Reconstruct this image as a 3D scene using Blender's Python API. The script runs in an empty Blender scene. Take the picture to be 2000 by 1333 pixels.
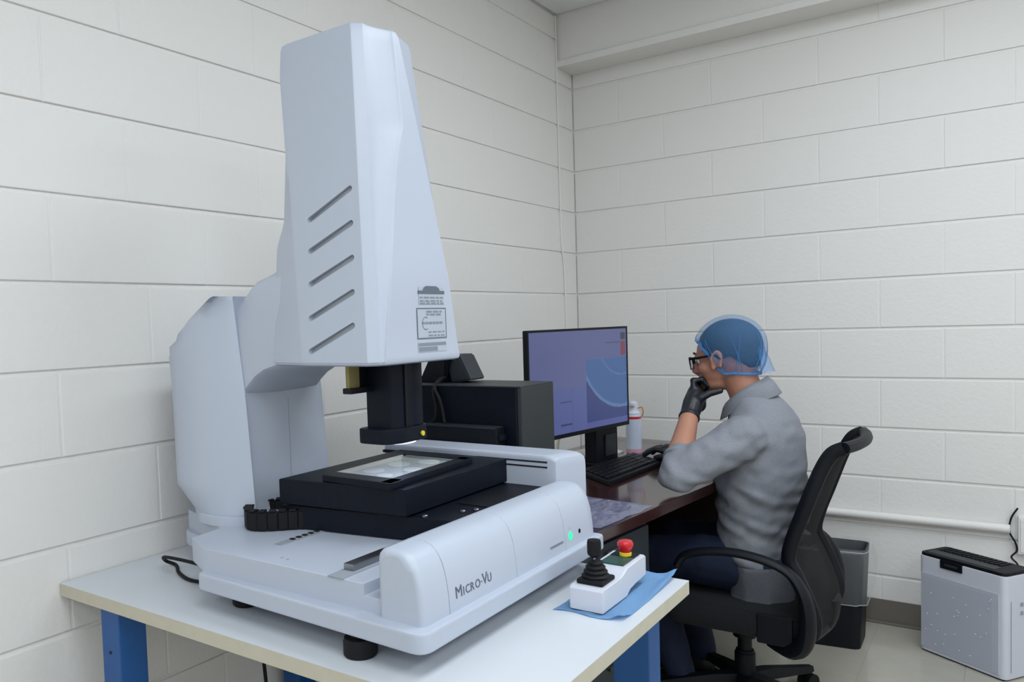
import bpy, bmesh, math, random
from mathutils import Vector, Matrix, noise
random.seed(7)
C = bpy.context.scene.collection
PI = math.pi

# ------------------------------------------------------------------ camera, light, exposure
def look(yaw, pitch, roll):
    f = Vector((math.sin(yaw)*math.cos(pitch), math.cos(yaw)*math.cos(pitch), -math.sin(pitch)))
    r = f.cross(Vector((0, 0, 1))).normalized(); u = r.cross(f)
    c, s = math.cos(roll), math.sin(roll)
    return c*r+s*u, -s*r+c*u, f
cd = bpy.data.cameras.new('camera'); cam = bpy.data.objects.new('camera', cd); C.objects.link(cam)
r_, u_, f_ = look(-.6433, .0471, -.0343)
M = Matrix((r_, u_, -f_)).transposed().to_4x4(); M.translation = Vector((1.7594, -3.7009, 1.2934))
cam.matrix_world = M
cd.sensor_width = 36; cd.lens = 36*1551.1/2000
cd.shift_x = 182.84/2000; cd.shift_y = 41.49/2000
cd.clip_start = .05
S = bpy.context.scene
S.camera = cam
S.view_settings.view_transform = 'Standard'; S.view_settings.look = 'None'
S.view_settings.gamma = 1; S.view_settings.use_curve_mapping = False
S.view_settings.exposure = 0.0
S.cycles.use_denoising = True
S.cycles.max_bounces = 10
w = bpy.data.worlds.new('world'); S.world = w; w.use_nodes = True
w.node_tree.nodes['Background'].inputs[0].default_value = (.8, .9, 1, 1)
w.node_tree.nodes['Background'].inputs[1].default_value = .05
LIGHTS = [((1.75, -1.55), 19.2), ((3.4, -1.55), 19.2), ((1.75, -3.5), 19.2), ((3.4, -3.5), 19.2), ((1.55, -5.3), 19.2), ((3.4, -5.3), 19.2)]
for i, ((x, y), p) in enumerate(LIGHTS):
    ld = bpy.data.lights.new('troffer_lamp', 'AREA'); ld.shape = 'RECTANGLE'; ld.size = .6; ld.size_y = 1.2
    ld.energy = p; ld.color = (.84, .925, 1.0)
    lo = bpy.data.objects.new('troffer_lamp', ld); C.objects.link(lo); lo.location = (x, y, 2.73)

# ------------------------------------------------------------------ materials
def lin(c):
    return tuple(((v/255)/12.92 if v/255 <= .04045 else ((v/255+.055)/1.055)**2.4) for v in c)+(1,)
def mat(name, rgb, rough=.5, metal=0, bump=0, bscale=200, var=0, vscale=8, coat=0, stretch=None, emit=0, spec=.5):
    m = bpy.data.materials.new(name); m.use_nodes = True; nt = m.node_tree; b = nt.nodes['Principled BSDF']
    col = lin(rgb); b.inputs['Base Color'].default_value = col
    b.inputs['Roughness'].default_value = rough; b.inputs['Metallic'].default_value = metal
    b.inputs['Specular IOR Level'].default_value = spec
    if coat: b.inputs['Coat Weight'].default_value = coat; b.inputs['Coat Roughness'].default_value = .08
    tc = nt.nodes.new('ShaderNodeTexCoord'); mp = nt.nodes.new('ShaderNodeMapping')
    nt.links.new(tc.outputs['Object'], mp.inputs[0])
    if stretch: mp.inputs['Scale'].default_value = stretch
    n = nt.nodes.new('ShaderNodeTexNoise'); n.inputs['Scale'].default_value = vscale; n.inputs['Detail'].default_value = 4
    nt.links.new(mp.outputs[0], n.inputs['Vector'])
    rp = nt.nodes.new('ShaderNodeMix'); rp.data_type = 'RGBA'; v = var or .015
    rp.inputs[6].default_value = tuple(max(0, c*(1-v)) for c in col[:3])+(1,)
    rp.inputs[7].default_value = tuple(min(1, c*(1+v)) for c in col[:3])+(1,)
    nt.links.new(n.outputs[0], rp.inputs[0]); nt.links.new(rp.outputs[2], b.inputs['Base Color'])
    if bump:
        n2 = nt.nodes.new('ShaderNodeTexNoise'); n2.inputs['Scale'].default_value = bscale; n2.inputs['Detail'].default_value = 3
        nt.links.new(mp.outputs[0], n2.inputs['Vector'])
        bp = nt.nodes.new('ShaderNodeBump'); bp.inputs['Strength'].default_value = bump; bp.inputs['Distance'].default_value = .004
        nt.links.new(n2.outputs[0], bp.inputs['Height']); nt.links.new(bp.outputs[0], b.inputs['Normal'])
    if emit:
        b.inputs['Emission Color'].default_value = col; b.inputs['Emission Strength'].default_value = emit
    return m
def clear(name, rgb, alpha, rough=.2, bump=0, bscale=30):
    m = mat(name, rgb, rough, bump=bump, bscale=bscale); b = m.node_tree.nodes['Principled BSDF']
    b.inputs['Alpha'].default_value = alpha
    return m
WALL = mat('painted_block', (230, 227.5, 224), .62, bump=.25, bscale=70, var=.004, vscale=40)
MACH = mat('machine_paint', (183, 190, 204), .38, bump=.05, bscale=500)
MACHG = mat('machine_grey_paint', (150, 156, 165), .5)
BLK = mat('black_anodised', (7, 14, 27), .5, spec=.2, bump=.08, bscale=400)
BLKP = mat('black_plastic', (9, 13, 21), .5, spec=.25)
DARK = mat('dark_groove', (12, 13, 15), .7)
RUB = mat('black_rubber', (11, 13, 17), .65, spec=.3)
STEEL = mat('steel', (150, 152, 156), .35, 1)
BRASS = mat('brass', (140, 130, 84), .5, .4)
YEL = mat('yellow', (225, 205, 40), .5)
REDP = mat('red_plastic', (205, 22, 34), .3, coat=.3)
LAM = mat('white_laminate', (208, 212, 217), .35, var=.02, vscale=5)
LEDGE = mat('laminate_edge', (196, 190, 172), .6, var=.08, vscale=30)
BLUE = mat('blue_paint', (20, 82, 146), .4, bump=.05, bscale=200)
MAHO = mat('mahogany', (50, 23, 23), .18, var=.35, vscale=6, stretch=(9, 1, 9), coat=.5)
CHAR = mat('charcoal_metal', (34, 40, 47), .5)
CHARL = mat('charcoal_front', (42, 47, 50), .5)
GREYT = mat('grey_print', (90, 98, 112), .6)
FLOOR = mat('vinyl_tile', (178, 173, 161), .16, var=.06, vscale=14, coat=.3)
BASEB = mat('vinyl_cove', (112, 105, 98), .5)
CEIL = mat('ceiling_tile', (232, 233, 232), .9, bump=.4, bscale=120)
CLOTH = mat('blue_wipe', (150, 196, 236), .9, bump=.06, bscale=300, var=.05, vscale=60)
SKIN = mat('skin', (178, 126, 104), .5, var=.08, vscale=20, bump=.05, bscale=150)
HAIR = mat('dark_hair', (26, 24, 26), .6, bump=.6, bscale=300, stretch=(1, 1, 3))
SHIRT = mat('grey_heather_knit', (130, 133, 141), .9, var=.14, vscale=160, bump=.25, bscale=300)
JEANS = mat('dark_denim', (13, 25, 52), .85, var=.2, vscale=200, bump=.2, bscale=300)
GLOVE = mat('black_nitrile', (22, 26, 34), .45, bump=.35, bscale=60)
SHOE = mat('black_shoe', (14, 14, 16), .5)
PURI = mat('white_plastic', (206, 209, 220), .4)
PURG = mat('grille_plastic', (186, 190, 204), .5)
PAPER = mat('paper', (228, 226, 220), .8)
WHITEP = mat('white_cable', (222, 218, 208), .5)
EYEW = mat('eye_white', (230, 225, 220), .2)
GREENL = mat('green_lamp', (40, 215, 150), .3, emit=1.0)
GREENB = mat('green_plate', (38, 74, 66), .4)
LED = mat('ring_led', (200, 215, 255), .4, emit=3.0)
FRAMEG = mat('tray_pad', (190, 190, 182), .35, var=.08, vscale=40)
CANW = mat('can_print', (196, 204, 222), .35, var=.05, vscale=60)
ORANGE = mat('orange_straw', (200, 130, 60), .5)
GLASS = clear('tray_glass', (200, 210, 215), .25, .05)
LENSG = clear('spectacle_lens', (225, 232, 235), .35, .05)
LINER = clear('clear_bag', (220, 224, 228), .11, .10, bump=.9, bscale=25)
LINGLINT = clear('clear_bag_edge_glint', (225, 228, 232), .28, .12)  # whitish colour stands in for glints along the bag's edges
PLAST = clear('crumpled_plastic', (150, 152, 178), .55, .12, bump=1.0, bscale=35)
NETP = clear('blue_net_pleat', (84, 150, 212), .5, .8)
NET = clear('blue_net', (82, 146, 206), .27, .8, bump=.6, bscale=90)
NETB = clear('blue_net_band', (70, 140, 205), .7, .8, bump=.4, bscale=120)
MESHB = clear('chair_mesh', (30, 32, 37), .90, .7, bump=.4, bscale=500)

# screen: soft window panes and a big pale blue swoosh (light given off by the display)
def screen_mat():
    m = bpy.data.materials.new('screen'); m.use_nodes = True; nt = m.node_tree
    b = nt.nodes['Principled BSDF']; b.inputs['Roughness'].default_value = .35
    b.inputs['Base Color'].default_value = (.01, .01, .012, 1)
    at = nt.nodes.new('ShaderNodeVertexColor'); at.layer_name = 'screen'
    nt.links.new(at.outputs[0], b.inputs['Emission Color']); b.inputs['Emission Strength'].default_value = .6
    return m
SCREEN = screen_mat()

# ------------------------------------------------------------------ builders
ORG = {}
def link(name, me, parent=None):
    o = bpy.data.objects.new(name, me); C.objects.link(o)
    if parent: o.parent = parent
    return o
def thing(name, label, cat, loc, group=None):
    o = bpy.data.objects.new(name, None); C.objects.link(o); o.location = loc; o.empty_display_size = .05
    o['label'] = label; o['category'] = cat
    if group: o['group'] = group
    ORG[o.name] = Vector(loc); return o
def tag(o, label, cat, group=None):
    o['label'] = label; o['category'] = cat
    if group: o['group'] = group
    return o
def sharpen(bm, ang=35):
    a = math.radians(ang)
    for f in bm.faces: f.smooth = True
    for e in bm.edges:
        if len(e.link_faces) == 2: e.smooth = e.calc_face_angle(0) < a
        else: e.smooth = True
def obj(name, bm, m, parent=None, ang=35, label=None, org=None):
    bmesh.ops.recalc_face_normals(bm, faces=bm.faces)
    sharpen(bm, ang)
    if parent is not None: o3 = ORG[parent.name]
    else:
        o3 = Vector(org) if org is not None else None
        if o3 is None:
            if len(bm.verts):
                mn = Vector([min(v.co[i] for v in bm.verts) for i in range(3)]); mx = Vector([max(v.co[i] for v in bm.verts) for i in range(3)])
                o3 = Vector(((mn.x+mx.x)/2, (mn.y+mx.y)/2, mn.z))
            else: o3 = Vector((0, 0, 0))
    bm.transform(Matrix.Translation(-o3))
    me = bpy.data.meshes.new(name); bm.to_mesh(me); bm.free()
    for mm in (m if isinstance(m, (list, tuple)) else [m]): me.materials.append(mm)
    o = link(name, me, parent)
    if ang <= 36: wn = o.modifiers.new('wn', 'WEIGHTED_NORMAL'); wn.keep_sharp = True; wn.weight = 100
    if parent is None: o.location = o3
    ORG[o.name] = o3
    if label: o['label'] = label
    return o
def struct(name, bm, m, parent=None):
    o = obj(name, bm, m, parent)
    if parent is None: o['kind'] = 'structure'
    return o
def B(): return bmesh.new()
def box(bm, c, s, bevel=0, rot=None, seg=2):
    r = bmesh.ops.create_cube(bm, size=1)
    vs = r['verts']; bmesh.ops.scale(bm, vec=s, verts=vs)
    if bevel:
        es = list({e for v in vs for e in v.link_edges})
        rr = bmesh.ops.bevel(bm, geom=es, offset=bevel, segments=seg, affect='EDGES', profile=.5)
        vs = list(set(rr['verts']) | {v for v in vs if v.is_valid})
    mt = Matrix.Translation(Vector(c))
    if rot is not None: mt = mt @ rot
    bmesh.ops.transform(bm, matrix=mt, verts=vs)
    return vs
def bx(x0, x1, y0, y1, z0, z1, bevel=0, seg=2):
    bm = B(); box(bm, ((x0+x1)/2, (y0+y1)/2, (z0+z1)/2), (x1-x0, y1-y0, z1-z0), bevel, None, seg); return bm
def loft(bm, rings, caps=True, closed=True):
    vr = [[bm.verts.new(p) for p in r] for r in rings]; n = len(rings[0])
    for a, b in zip(vr, vr[1:]):
        for i in range(n if closed else n-1):
            j = (i+1) % n
            try: bm.faces.new((a[i], a[j], b[j], b[i]))
            except ValueError: pass
    if caps:
        bm.faces.new(list(reversed(vr[0]))); bm.faces.new(vr[-1])
    return vr
def frame_dir(d):
    d = d.normalized(); a = Vector((0, 0, 1)) if abs(d.z) < .9 else Vector((1, 0, 0))
    u = d.cross(a).normalized(); return u, d.cross(u).normalized()
def tube(bm, pts, r, seg=10, caps=True, flat=None):
    pts = [Vector(p) for p in pts]; n = len(pts)
    rs = r if isinstance(r, (list, tuple)) else [r]*n
    rings = []; u = None
    for i, p in enumerate(pts):
        d = (pts[min(i+1, n-1)]-pts[max(i-1, 0)]).normalized()
        if u is None: u, v = frame_dir(d)
        else:
            u = (u-d*u.dot(d)).normalized(); v = d.cross(u).normalized()
        k = flat or (1, 1)
        rings.append([p+(u*math.cos(2*PI*j/seg)*k[0]+v*math.sin(2*PI*j/seg)*k[1])*rs[i] for j in range(seg)])
    loft(bm, rings, caps)
def spline(pts, n=8):
    pts = [Vector(p) for p in pts]; out = []
    P = [pts[0]]+pts+[pts[-1]]
    for i in range(1, len(P)-2):
        a, b, c, d = P[i-1], P[i], P[i+1], P[i+2]
        for k in range(n):
            t = k/n
            out.append(.5*((2*b)+(c-a)*t+(2*a-5*b+4*c-d)*t*t+(3*b-a-3*c+d)*t**3))
    out.append(pts[-1]); return out
def lathe(bm, prof, c, seg=24, axis='z'):
    rings = []
    for r, h in prof:
        ring = []
        for j in range(seg):
            a = 2*PI*j/seg; x, y = r*math.cos(a), r*math.sin(a)
            q = {'z': (x, y, h), 'x': (h, x, y), 'y': (y, h, x)}[axis]
            ring.append(Vector(c)+Vector(q))
        rings.append(ring)
    loft(bm, rings)
def cyl(c, r, h, axis='z', seg=24, bev=0, bm=None):
    bm = bm or B()
    lathe(bm, [(r-bev, 0), (r, bev), (r, h-bev), (r-bev, h)] if bev else [(r, 0), (r, h)], c, seg, axis); return bm
def prism(bm, poly, z0, z1, bevel=0):
    """poly: list of (x,y); optional rounded top/bottom"""
    rings = []
    def inset(d):
        n = len(poly); out = []
        A = sum(poly[i][0]*poly[(i+1) % n][1]-poly[(i+1) % n][0]*poly[i][1] for i in range(n))
        s = 1 if A > 0 else -1
        for i in range(n):
            p0, p1, p2 = Vector(poly[i-1]), Vector(poly[i]), Vector(poly[(i+1) % n])
            e1 = (p1-p0).normalized(); e2 = (p2-p1).normalized()
            n1 = Vector((-e1.y, e1.x))*s; n2 = Vector((-e2.y, e2.x))*s
            m = (n1+n2); m = m/max(.2, m.dot(n1)) if m.length > 1e-6 else n1
            out.append(p1+m*d)
        return out
    if bevel:
        for d, z in ((bevel, z0), (bevel*.3, z0+bevel*.3), (0, z0+bevel), (0, z1-bevel), (bevel*.3, z1-bevel*.3), (bevel, z1)):
            rings.append([(p.x, p.y, z) for p in inset(d)])
    else:
        rings = [[(p[0], p[1], z) for p in poly] for z in (z0, z1)]
    loft(bm, rings)
def roundpoly(poly, r, n=4):
    out = []; m = len(poly)
    for i in range(m):
        p0, p1, p2 = Vector(poly[i-1][:2]), Vector(poly[i][:2]), Vector(poly[(i+1) % m][:2])
        rr = r[i] if isinstance(r, (list, tuple)) else r
        if rr <= 0: out.append(tuple(p1)); continue
        a = p1+(p0-p1).normalized()*min(rr, (p0-p1).length*.45); b = p1+(p2-p1).normalized()*min(rr, (p2-p1).length*.45)
        for k in range(n+1):
            t = k/n; q = a*(1-t)**2+p1*2*t*(1-t)+b*t*t; out.append(tuple(q))
    return out
def ell(bm, c, r, rot=None, seg=20, rings=12):
    rr = bmesh.ops.create_uvsphere(bm, u_segments=seg, v_segments=rings, radius=1)
    mt = Matrix.Translation(Vector(c))
    if rot is not None: mt = mt @ rot
    mt = mt @ Matrix.Diagonal((r[0], r[1], r[2], 1))
    bmesh.ops.transform(bm, matrix=mt, verts=rr['verts']); return rr['verts']
def chain(bm, pts, rs, seg=12):
    """a limb: tapered tube with ball joints, to be fused by fuse()"""
    tube(bm, pts, rs, seg)
    for p, r in zip(pts, rs): ell(bm, p, (r, r, r), seg=12, rings=8)
def fuse(bm, voxel=.006, smooth=4, disp=None):
    """voxel remesh of overlapping closed shapes into one continuous skin, then smoothing"""
    bmesh.ops.recalc_face_normals(bm, faces=bm.faces)
    me = bpy.data.meshes.new('tmp'); bm.to_mesh(me); bm.free()
    o = bpy.data.objects.new('tmp', me); C.objects.link(o)
    md = o.modifiers.new('r', 'REMESH'); md.mode = 'VOXEL'; md.voxel_size = voxel
    if smooth:
        ms = o.modifiers.new('s', 'SMOOTH'); ms.iterations = smooth; ms.factor = .5
    dg = bpy.context.evaluated_depsgraph_get(); ev = o.evaluated_get(dg)
    out = B(); out.from_mesh(ev.to_mesh()); ev.to_mesh_clear()
    bpy.data.objects.remove(o); bpy.data.meshes.remove(me)
    if disp:
        out.normal_update()
        for v in out.verts: v.co += v.normal*disp(v.co)
    return out
def text_bm(s, size, extr=.0004):
    cu = bpy.data.curves.new('t', 'FONT'); cu.body = s; cu.size = size; cu.extrude = extr; cu.resolution_u = 3
    o = bpy.data.objects.new('t', cu); C.objects.link(o)
    dg = bpy.context.evaluated_depsgraph_get(); me = bpy.data.meshes.new_from_object(o.evaluated_get(dg))
    bm = B(); bm.from_mesh(me); bpy.data.objects.remove(o); bpy.data.curves.remove(cu); bpy.data.meshes.remove(me)
    return bm
def ss(a, b, x):
    t = max(0, min(1, (x-a)/(b-a))); return t*t*(3-2*t)

# ================================================================== SETTING
CEZ = 2.753
RX, RY = 4.6, -6.2
struct('floor', bx(-.15, RX, RY, .15, -.05, 0), FLOOR)
floor = C.objects['floor']
fl = []
tm = None
for i in range(0, 7):        # vinyl squares near the back wall; the rest of the floor is one sheet
    for j in range(0, 6):
        x0, y0 = .1+i*.305, -.0-(j+1)*.305
        bm = bx(x0+.0008, x0+.305-.0008, y0+.0008, y0+.305-.0008, 0.0, .0015, .0004, 1)
        obj('tile', bm, FLOOR, floor)
ce = struct('ceiling', bx(-.15, RX, RY, .15, CEZ+.01, CEZ+.08), CEIL)
for i in range(4):
    for j in range(5):
        x0, y0 = i*.61+.01, -.16-(j+1)*.61
        if any(abs(x0+.3-lx) < .62 and abs(y0+.3-ly) < .92 for (lx, ly), _ in LIGHTS): continue
        obj('ceiling_panel', bx(x0, x0+.598, y0, y0+.598, CEZ, CEZ+.012, .003, 1), CEIL, ce)
H = .2032; OFF = -.0054; HB = .2184
def Lz(k): return H*(10-k)+OFF
wl = struct('wall_left', bx(-.15, -.006, RY, .15, 0, CEZ+.05), WALL)
wb = struct('wall_back', bx(-.006, RX, .006, .15, 0, CEZ+.05), WALL)
struct('wall_right', bx(RX, RX+.1, RY, .15, 0, CEZ+.05), WALL)
struct('wall_front', bx(-.15, RX, RY-.1, RY, 0, CEZ+.05), WALL)
rb = random.Random(3)
def block(parent, x0, x1, z0, z1, left):
    g = .0020; gz = .0052; d = .014; pr = rb.uniform(-.0006, .0008)
    bm = B()
    a, b, c, e = x0+g, x1-g, z0+gz, z1-gz
    if left: box(bm, (-d/2+pr, (a+b)/2, (c+e)/2), (d, b-a, e-c), .0035, None, 2)
    else: box(bm, ((a+b)/2, d/2-pr, (c+e)/2), (b-a, d, e-c), .0035, None, 2)
    obj('block', bm, WALL, parent)
    bm = B(); p = -.0017
    if left: box(bm, (p-.004, x1, (z0+z1)/2), (.008, .010, z1-z0-.012))
    else: box(bm, (x1, -p+.004, (z0+z1)/2), (.010, .008, z1-z0-.012))
    if x1 < -.05 or (not left and x1 > .05): obj('mortar_joint', bm, WALL, parent)
    else: bm.free()
for k in range(-4, 10):
    z0, z1 = max(Lz(k+1), 0), min(Lz(k), CEZ)
    if k < -3: z1 = CEZ
    if z1-z0 < .03: continue
    # back wall
    ph = .2349+(HB if k % 2 else 0)
    xs = [0]+[ph-2*HB+2*HB*m for m in range(0, 8) if .05 < ph-2*HB+2*HB*m < 2.5]
    for a, b in zip(xs, xs[1:]): block(wb, a, b, z0, z1, False)
    # left wall
    f = (1.47 if k % 2 == 0 else (.40 if k < 3 else .62))
    ys = [0]+[HB*f-2*HB*m for m in range(1, 12) if HB*f-2*HB*m < -.05]
    ys = [y for y in ys if y > -3.6]
    for a, b in zip(ys, ys[1:]): block(wl, b, a, z0, z1, True)
# soffit beam across the back wall with its bottom flange
bm = bx(0, RX, -.158, 0, 2.53, CEZ+.02); struct('trim_1', bm, WALL)
bm = bx(0, RX, -.172, .0, 2.505, 2.538, .004); struct('trim_2', bm, WALL)
bm = B(); tube(bm, spline([(.004, -.175, 2.75), (.004, -.172, 2.2), (.004, -.168, 1.7), (.004, -.150, 1.58), (.004, -.140, 1.4), (.004, -.138, .75)], 6), .0045, 8)
struct('trim_3', bm, WALL)
struct('baseboard_back', bx(0, RX, -.006, 0, 0, .1, .002), BASEB)
bm = bx(0, RX, -.022, -.006, 0, .012, .004); struct('baseboard_shoe', bm, BASEB); C.objects['baseboard_shoe'].name = 'trim_4'
struct('baseboard_left', bx(0, .006, RY, -.02, 0, .1, .002), BASEB)
# painted conduit on the back wall
cp = thing('conduit', 'white painted horizontal pipe running along the lower back wall', 'pipe', (1.3, -.02, .456))
bm = B(); tube(bm, [(.15, -.021, .445), (1.752, -.021, .450)], .0165, 16); obj('pipe', bm, WALL, cp)
# ceiling fixtures (above the frame)
for (x, y), p in LIGHTS:
    t = thing('ceiling_light', 'recessed white ceiling troffer in the %s row, %s of its pair' % ({-1.55: 'row nearest the monitor wall', -3.5: 'middle', -5.3: 'rearmost'}[y].replace('row ', ''), 'left' if x < 2.5 else 'right'), 'light', (x, y, CEZ), 'ceiling troffers')
    for s in (-1, 1):
        obj('frame', bx(x+s*.315-.015, x+s*.315+.015, y-.63, y+.63, CEZ-.012, CEZ+.01, .002), PURI, t)
        obj('frame', bx(x-.30, x+.30, y+s*.615-.015, y+s*.615+.015, CEZ-.012, CEZ+.01, .002), PURI, t)
    obj('diffuser', bx(x-.3, x+.3, y-.6, y+.6, CEZ-.004, CEZ+.008), mat('diffuser', (235, 240, 245), .6, emit=1.5), t)

# ================================================================== WORKBENCH
BZ = .7275
wbn = thing('workbench', 'white laminate workbench on blue steel legs under the measuring machine', 'workbench', (.6, -2.4, 0))
obj('worktop', bx(.004, 1.206, -2.763, -2.025, BZ-.0295, BZ-.001, .001), LEDGE, wbn, label='tan raw edge under the white top')
obj('laminate_sheet', bx(.004, 1.206, -2.763, -2.025, BZ-.0012, BZ), LAM, wbn)
for (x, y) in ((.147, -2.752), (.147, -2.115)):
    if y > -2.5: x = .03
    bm = B(); box(bm, (x+.0345, y+.034, .35), (.069, .068, .695), .004); lg = obj('leg', bm, BLUE, wbn)
    bm = B(); box(bm, (x+.0345, y+.034, .006), (.10, .10, .012), .003); obj('foot_plate', bm, BLUE, lg)
for z in (.60, .45): 
    bm = cyl((.180, -2.7535, z), .0035, .002, 'y', 12); obj('bolt_hole', bm, DARK, wbn)
for (x, y) in ((1.062, -2.10), (1.062, -2.752)):
    if y < -2.5: continue
    bm = B(); box(bm, (x+.04, y+.034, .35), (.082, .068, .695), .004); lg = obj('leg', bm, BLUE, wbn)
    bm = B(); box(bm, (x+.04, y+.034, .006), (.11, .10, .012), .003); obj('foot_plate', bm, BLUE, lg)
bm = cyl((1.10, -2.1025, .50), .0035, .002, 'y', 12); obj('bolt_hole', bm, DARK, wbn)
obj('rail', bx(.10, 1.06, -2.085, -2.055, .60, .69, .003), BLUE, wbn)
bm = B(); tube(bm, spline([(.06, -2.2, .68), (.20, -2.35, .60), (.30, -2.42, .45), (.34, -2.44, .2), (.33, -2.43, .02)], 8), .0045, 8)
hang_bm = bm
bm = B(); tube(bm, spline([(.36, -2.60, .772), (.27, -2.60, .775), (.155, -2.585, .765), (.115, -2.555, .742), (.14, -2.545, .733), (.20, -2.58, .733), (.27, -2.60, .733), (.34, -2.585, .733)], 8), .0042, 8)
tag(obj('looped_cable', bm, RUB), 'black cable looping onto the white benchtop behind the machine', 'cable')

# ================================================================== MEASURING MACHINE
CY = -2.378
mm = thing('measuring_machine', 'large white and grey vision measuring machine with tall head on workbench', 'machine', (.62, CY, BZ))
obj('power_cord', hang_bm, RUB, mm)
# base: flange + body
fl = roundpoly([(1.022, -2.730), (1.018, -2.030), (.30, -2.015), (.10, -2.12), (.10, -2.50), (.375, -2.55), (.435, -2.706)], [.03, .012, .03, .05, .05, .03, .008], 5)
bm = B(); prism(bm, fl, .770, .806, .006); base = obj('base_flange', bm, MACH, mm)
bd = roundpoly([(.995, -2.692), (.995, -2.050), (.31, -2.035), (.11, -2.14), (.11, -2.59), (.295, -2.655), (.44, -2.690)], [.004, .01, .03, .05, .05, .03, .008], 4)
bm = B()
bd2 = [(.868, -2.690), (.868, -2.05), (.31, -2.035), (.11, -2.14), (.11, -2.48), (.335, -2.56), (.345, -2.648), (.44, -2.690)]
prism(bm, bd2, .800, .853, .0025); obj('base_body', bm, MACH, mm)
obj('base_step', bx(.866, .912, -2.690, -2.06, .80, .832, .002), MACH, mm)
for (x, y) in ((.857, -2.692), (.488, -2.625), (.87, -2.07), (.25, -2.12)):
    r = .030
    bm = B(); lathe(bm, [(r*.9, 0), (r, .004), (r, .026), (r*.93, .030), (r*.93, .0325), (r*.55, .034), (r*.5, .046)], (x, y, BZ), 28); obj('foot', bm, RUB, mm)
for (x, y) in ((.63, -2.655), (.648, -2.657)):
    obj('screw', cyl((x, y, .8525), .003, .0012, seg=10), MACHG, mm)
# rails let into the base top
obj('rail', bx(.548, .566, -2.597, -2.3, .8515, .8555), MACHG, mm, label='narrow dark groove with gear rack')
rk = C.objects[mm.children[-1].name]
for i in range(7):
    obj('rack_tooth', bx(.552, .563, -2.56+i*.018, -2.552+i*.018, .8555, .8575), DARK, rk)
obj('rail_bed', bx(.785, .822, -2.692, -2.3, .8525, .8545), MACHG, mm)
obj('steel_rail', bx(.787, .812, -2.652, -2.3, .8545, .8665, .002), STEEL, mm, label='bright steel guide rail')
# column (lofted shell, symmetric about CY)
def col_ring(z, shrink=1.0):
    xr = .385-.07*(z-.9) if z < 1.15 else .367-.13*(z-1.15)
    half = [(xr-.012, 0), (xr-.010, .06), (xr-.006, .112), (xr, .124), (xr-.010, .132), (xr-.055, .156), (xr-.115, .172), (xr-.175, .170), (xr-.215, .156), (xr-.255, .130), (xr-.30, .08), (xr-.305, 0)]
    xb = -9
    for (za, xa), (zb, xbv) in zip([(.9, -1), (1.20, .05), (1.24, .10), (1.28, .18), (1.32, .235), (1.35, .285), (1.372, .322)], [(1.20, .05), (1.24, .10), (1.28, .18), (1.32, .235), (1.35, .285), (1.372, .322), (1.40, .34)]):
        if za <= z <= zb and za > 1.0: xb = xa+(xbv-xa)*(z-za)/(zb-za)
    k = 1; dx = 0
    wide = 1+.10*max(0, min(1, (1.24-z)/.3))
    if z < .935: t = (.935-z)/.06; k = 1-.10*t; dx = .04*t
    out = []
    for x, d in half:
        f = max(0, min(1, (xr-.02-x)/.2))
        out.append((max(x+dx*f, xb+.05*(1-abs(d)/.18)*0), d*(1+(wide-1)*f)*(1-(1-k)*f)*shrink))
    return [(x, CY-d, z) for x, d in out]+[(x, CY+d, z) for x, d in reversed(out[1:-1])]
bm = B(); zs = [.853, .87, .89, .91, .925, .935, .95, 1.0, 1.08, 1.15, 1.20, 1.235, 1.26, 1.29, 1.32, 1.345, 1.36, 1.369]
rings = [col_ring(z) for z in zs]+[col_ring(1.373, .97)]
loft(bm, rings); obj('column', bm, MACH, mm, ang=50)
sk = [(p[0], p[1]) for p in col_ring(.86)]
sk = [((x-.24)*1.08+.24, (y-CY)*1.05+CY) for x, y in sk]
bm = B(); prism(bm, sk, .85, .8745, .003); obj('column_plinth', bm, MACH, mm)
obj('column_seam', bx(.3755, .3765, CY-.0006, CY+.0006, .88, 1.13), MACHG, mm)
# arm between column and head
bm = B(); rings = []
for x, zb, zt, hw in ((.24, 1.13, 1.34, .112), (.335, 1.135, 1.372, .118), (.352, 1.142, 1.378, .120), (.375, 1.165, 1.398, .121), (.40, 1.185, 1.413, .122), (.43, 1.200, 1.420, .123), (.47, 1.210, 1.432, .124), (.50, 1.217, 1.445, .126), (.56, 1.219, 1.445, .126)):
    h = zt-zb; sec = [(-hw, zb+.006), (-hw-.001, zb+h*.3), (-hw, zb+h*.6), (-hw+.004, zt-.035), (-hw+.022, zt-.010), (-hw+.05, zt), (0, zt+.004)]
    sec = [(-hw+.008, zb)]+sec
    full = sec+[(-d, z) for d, z in reversed(sec[:-1])]
    rings.append([(x, CY+d, z) for d, z in full])
loft(bm, rings); obj('arm', bm, MACH, mm, ang=50)
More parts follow.
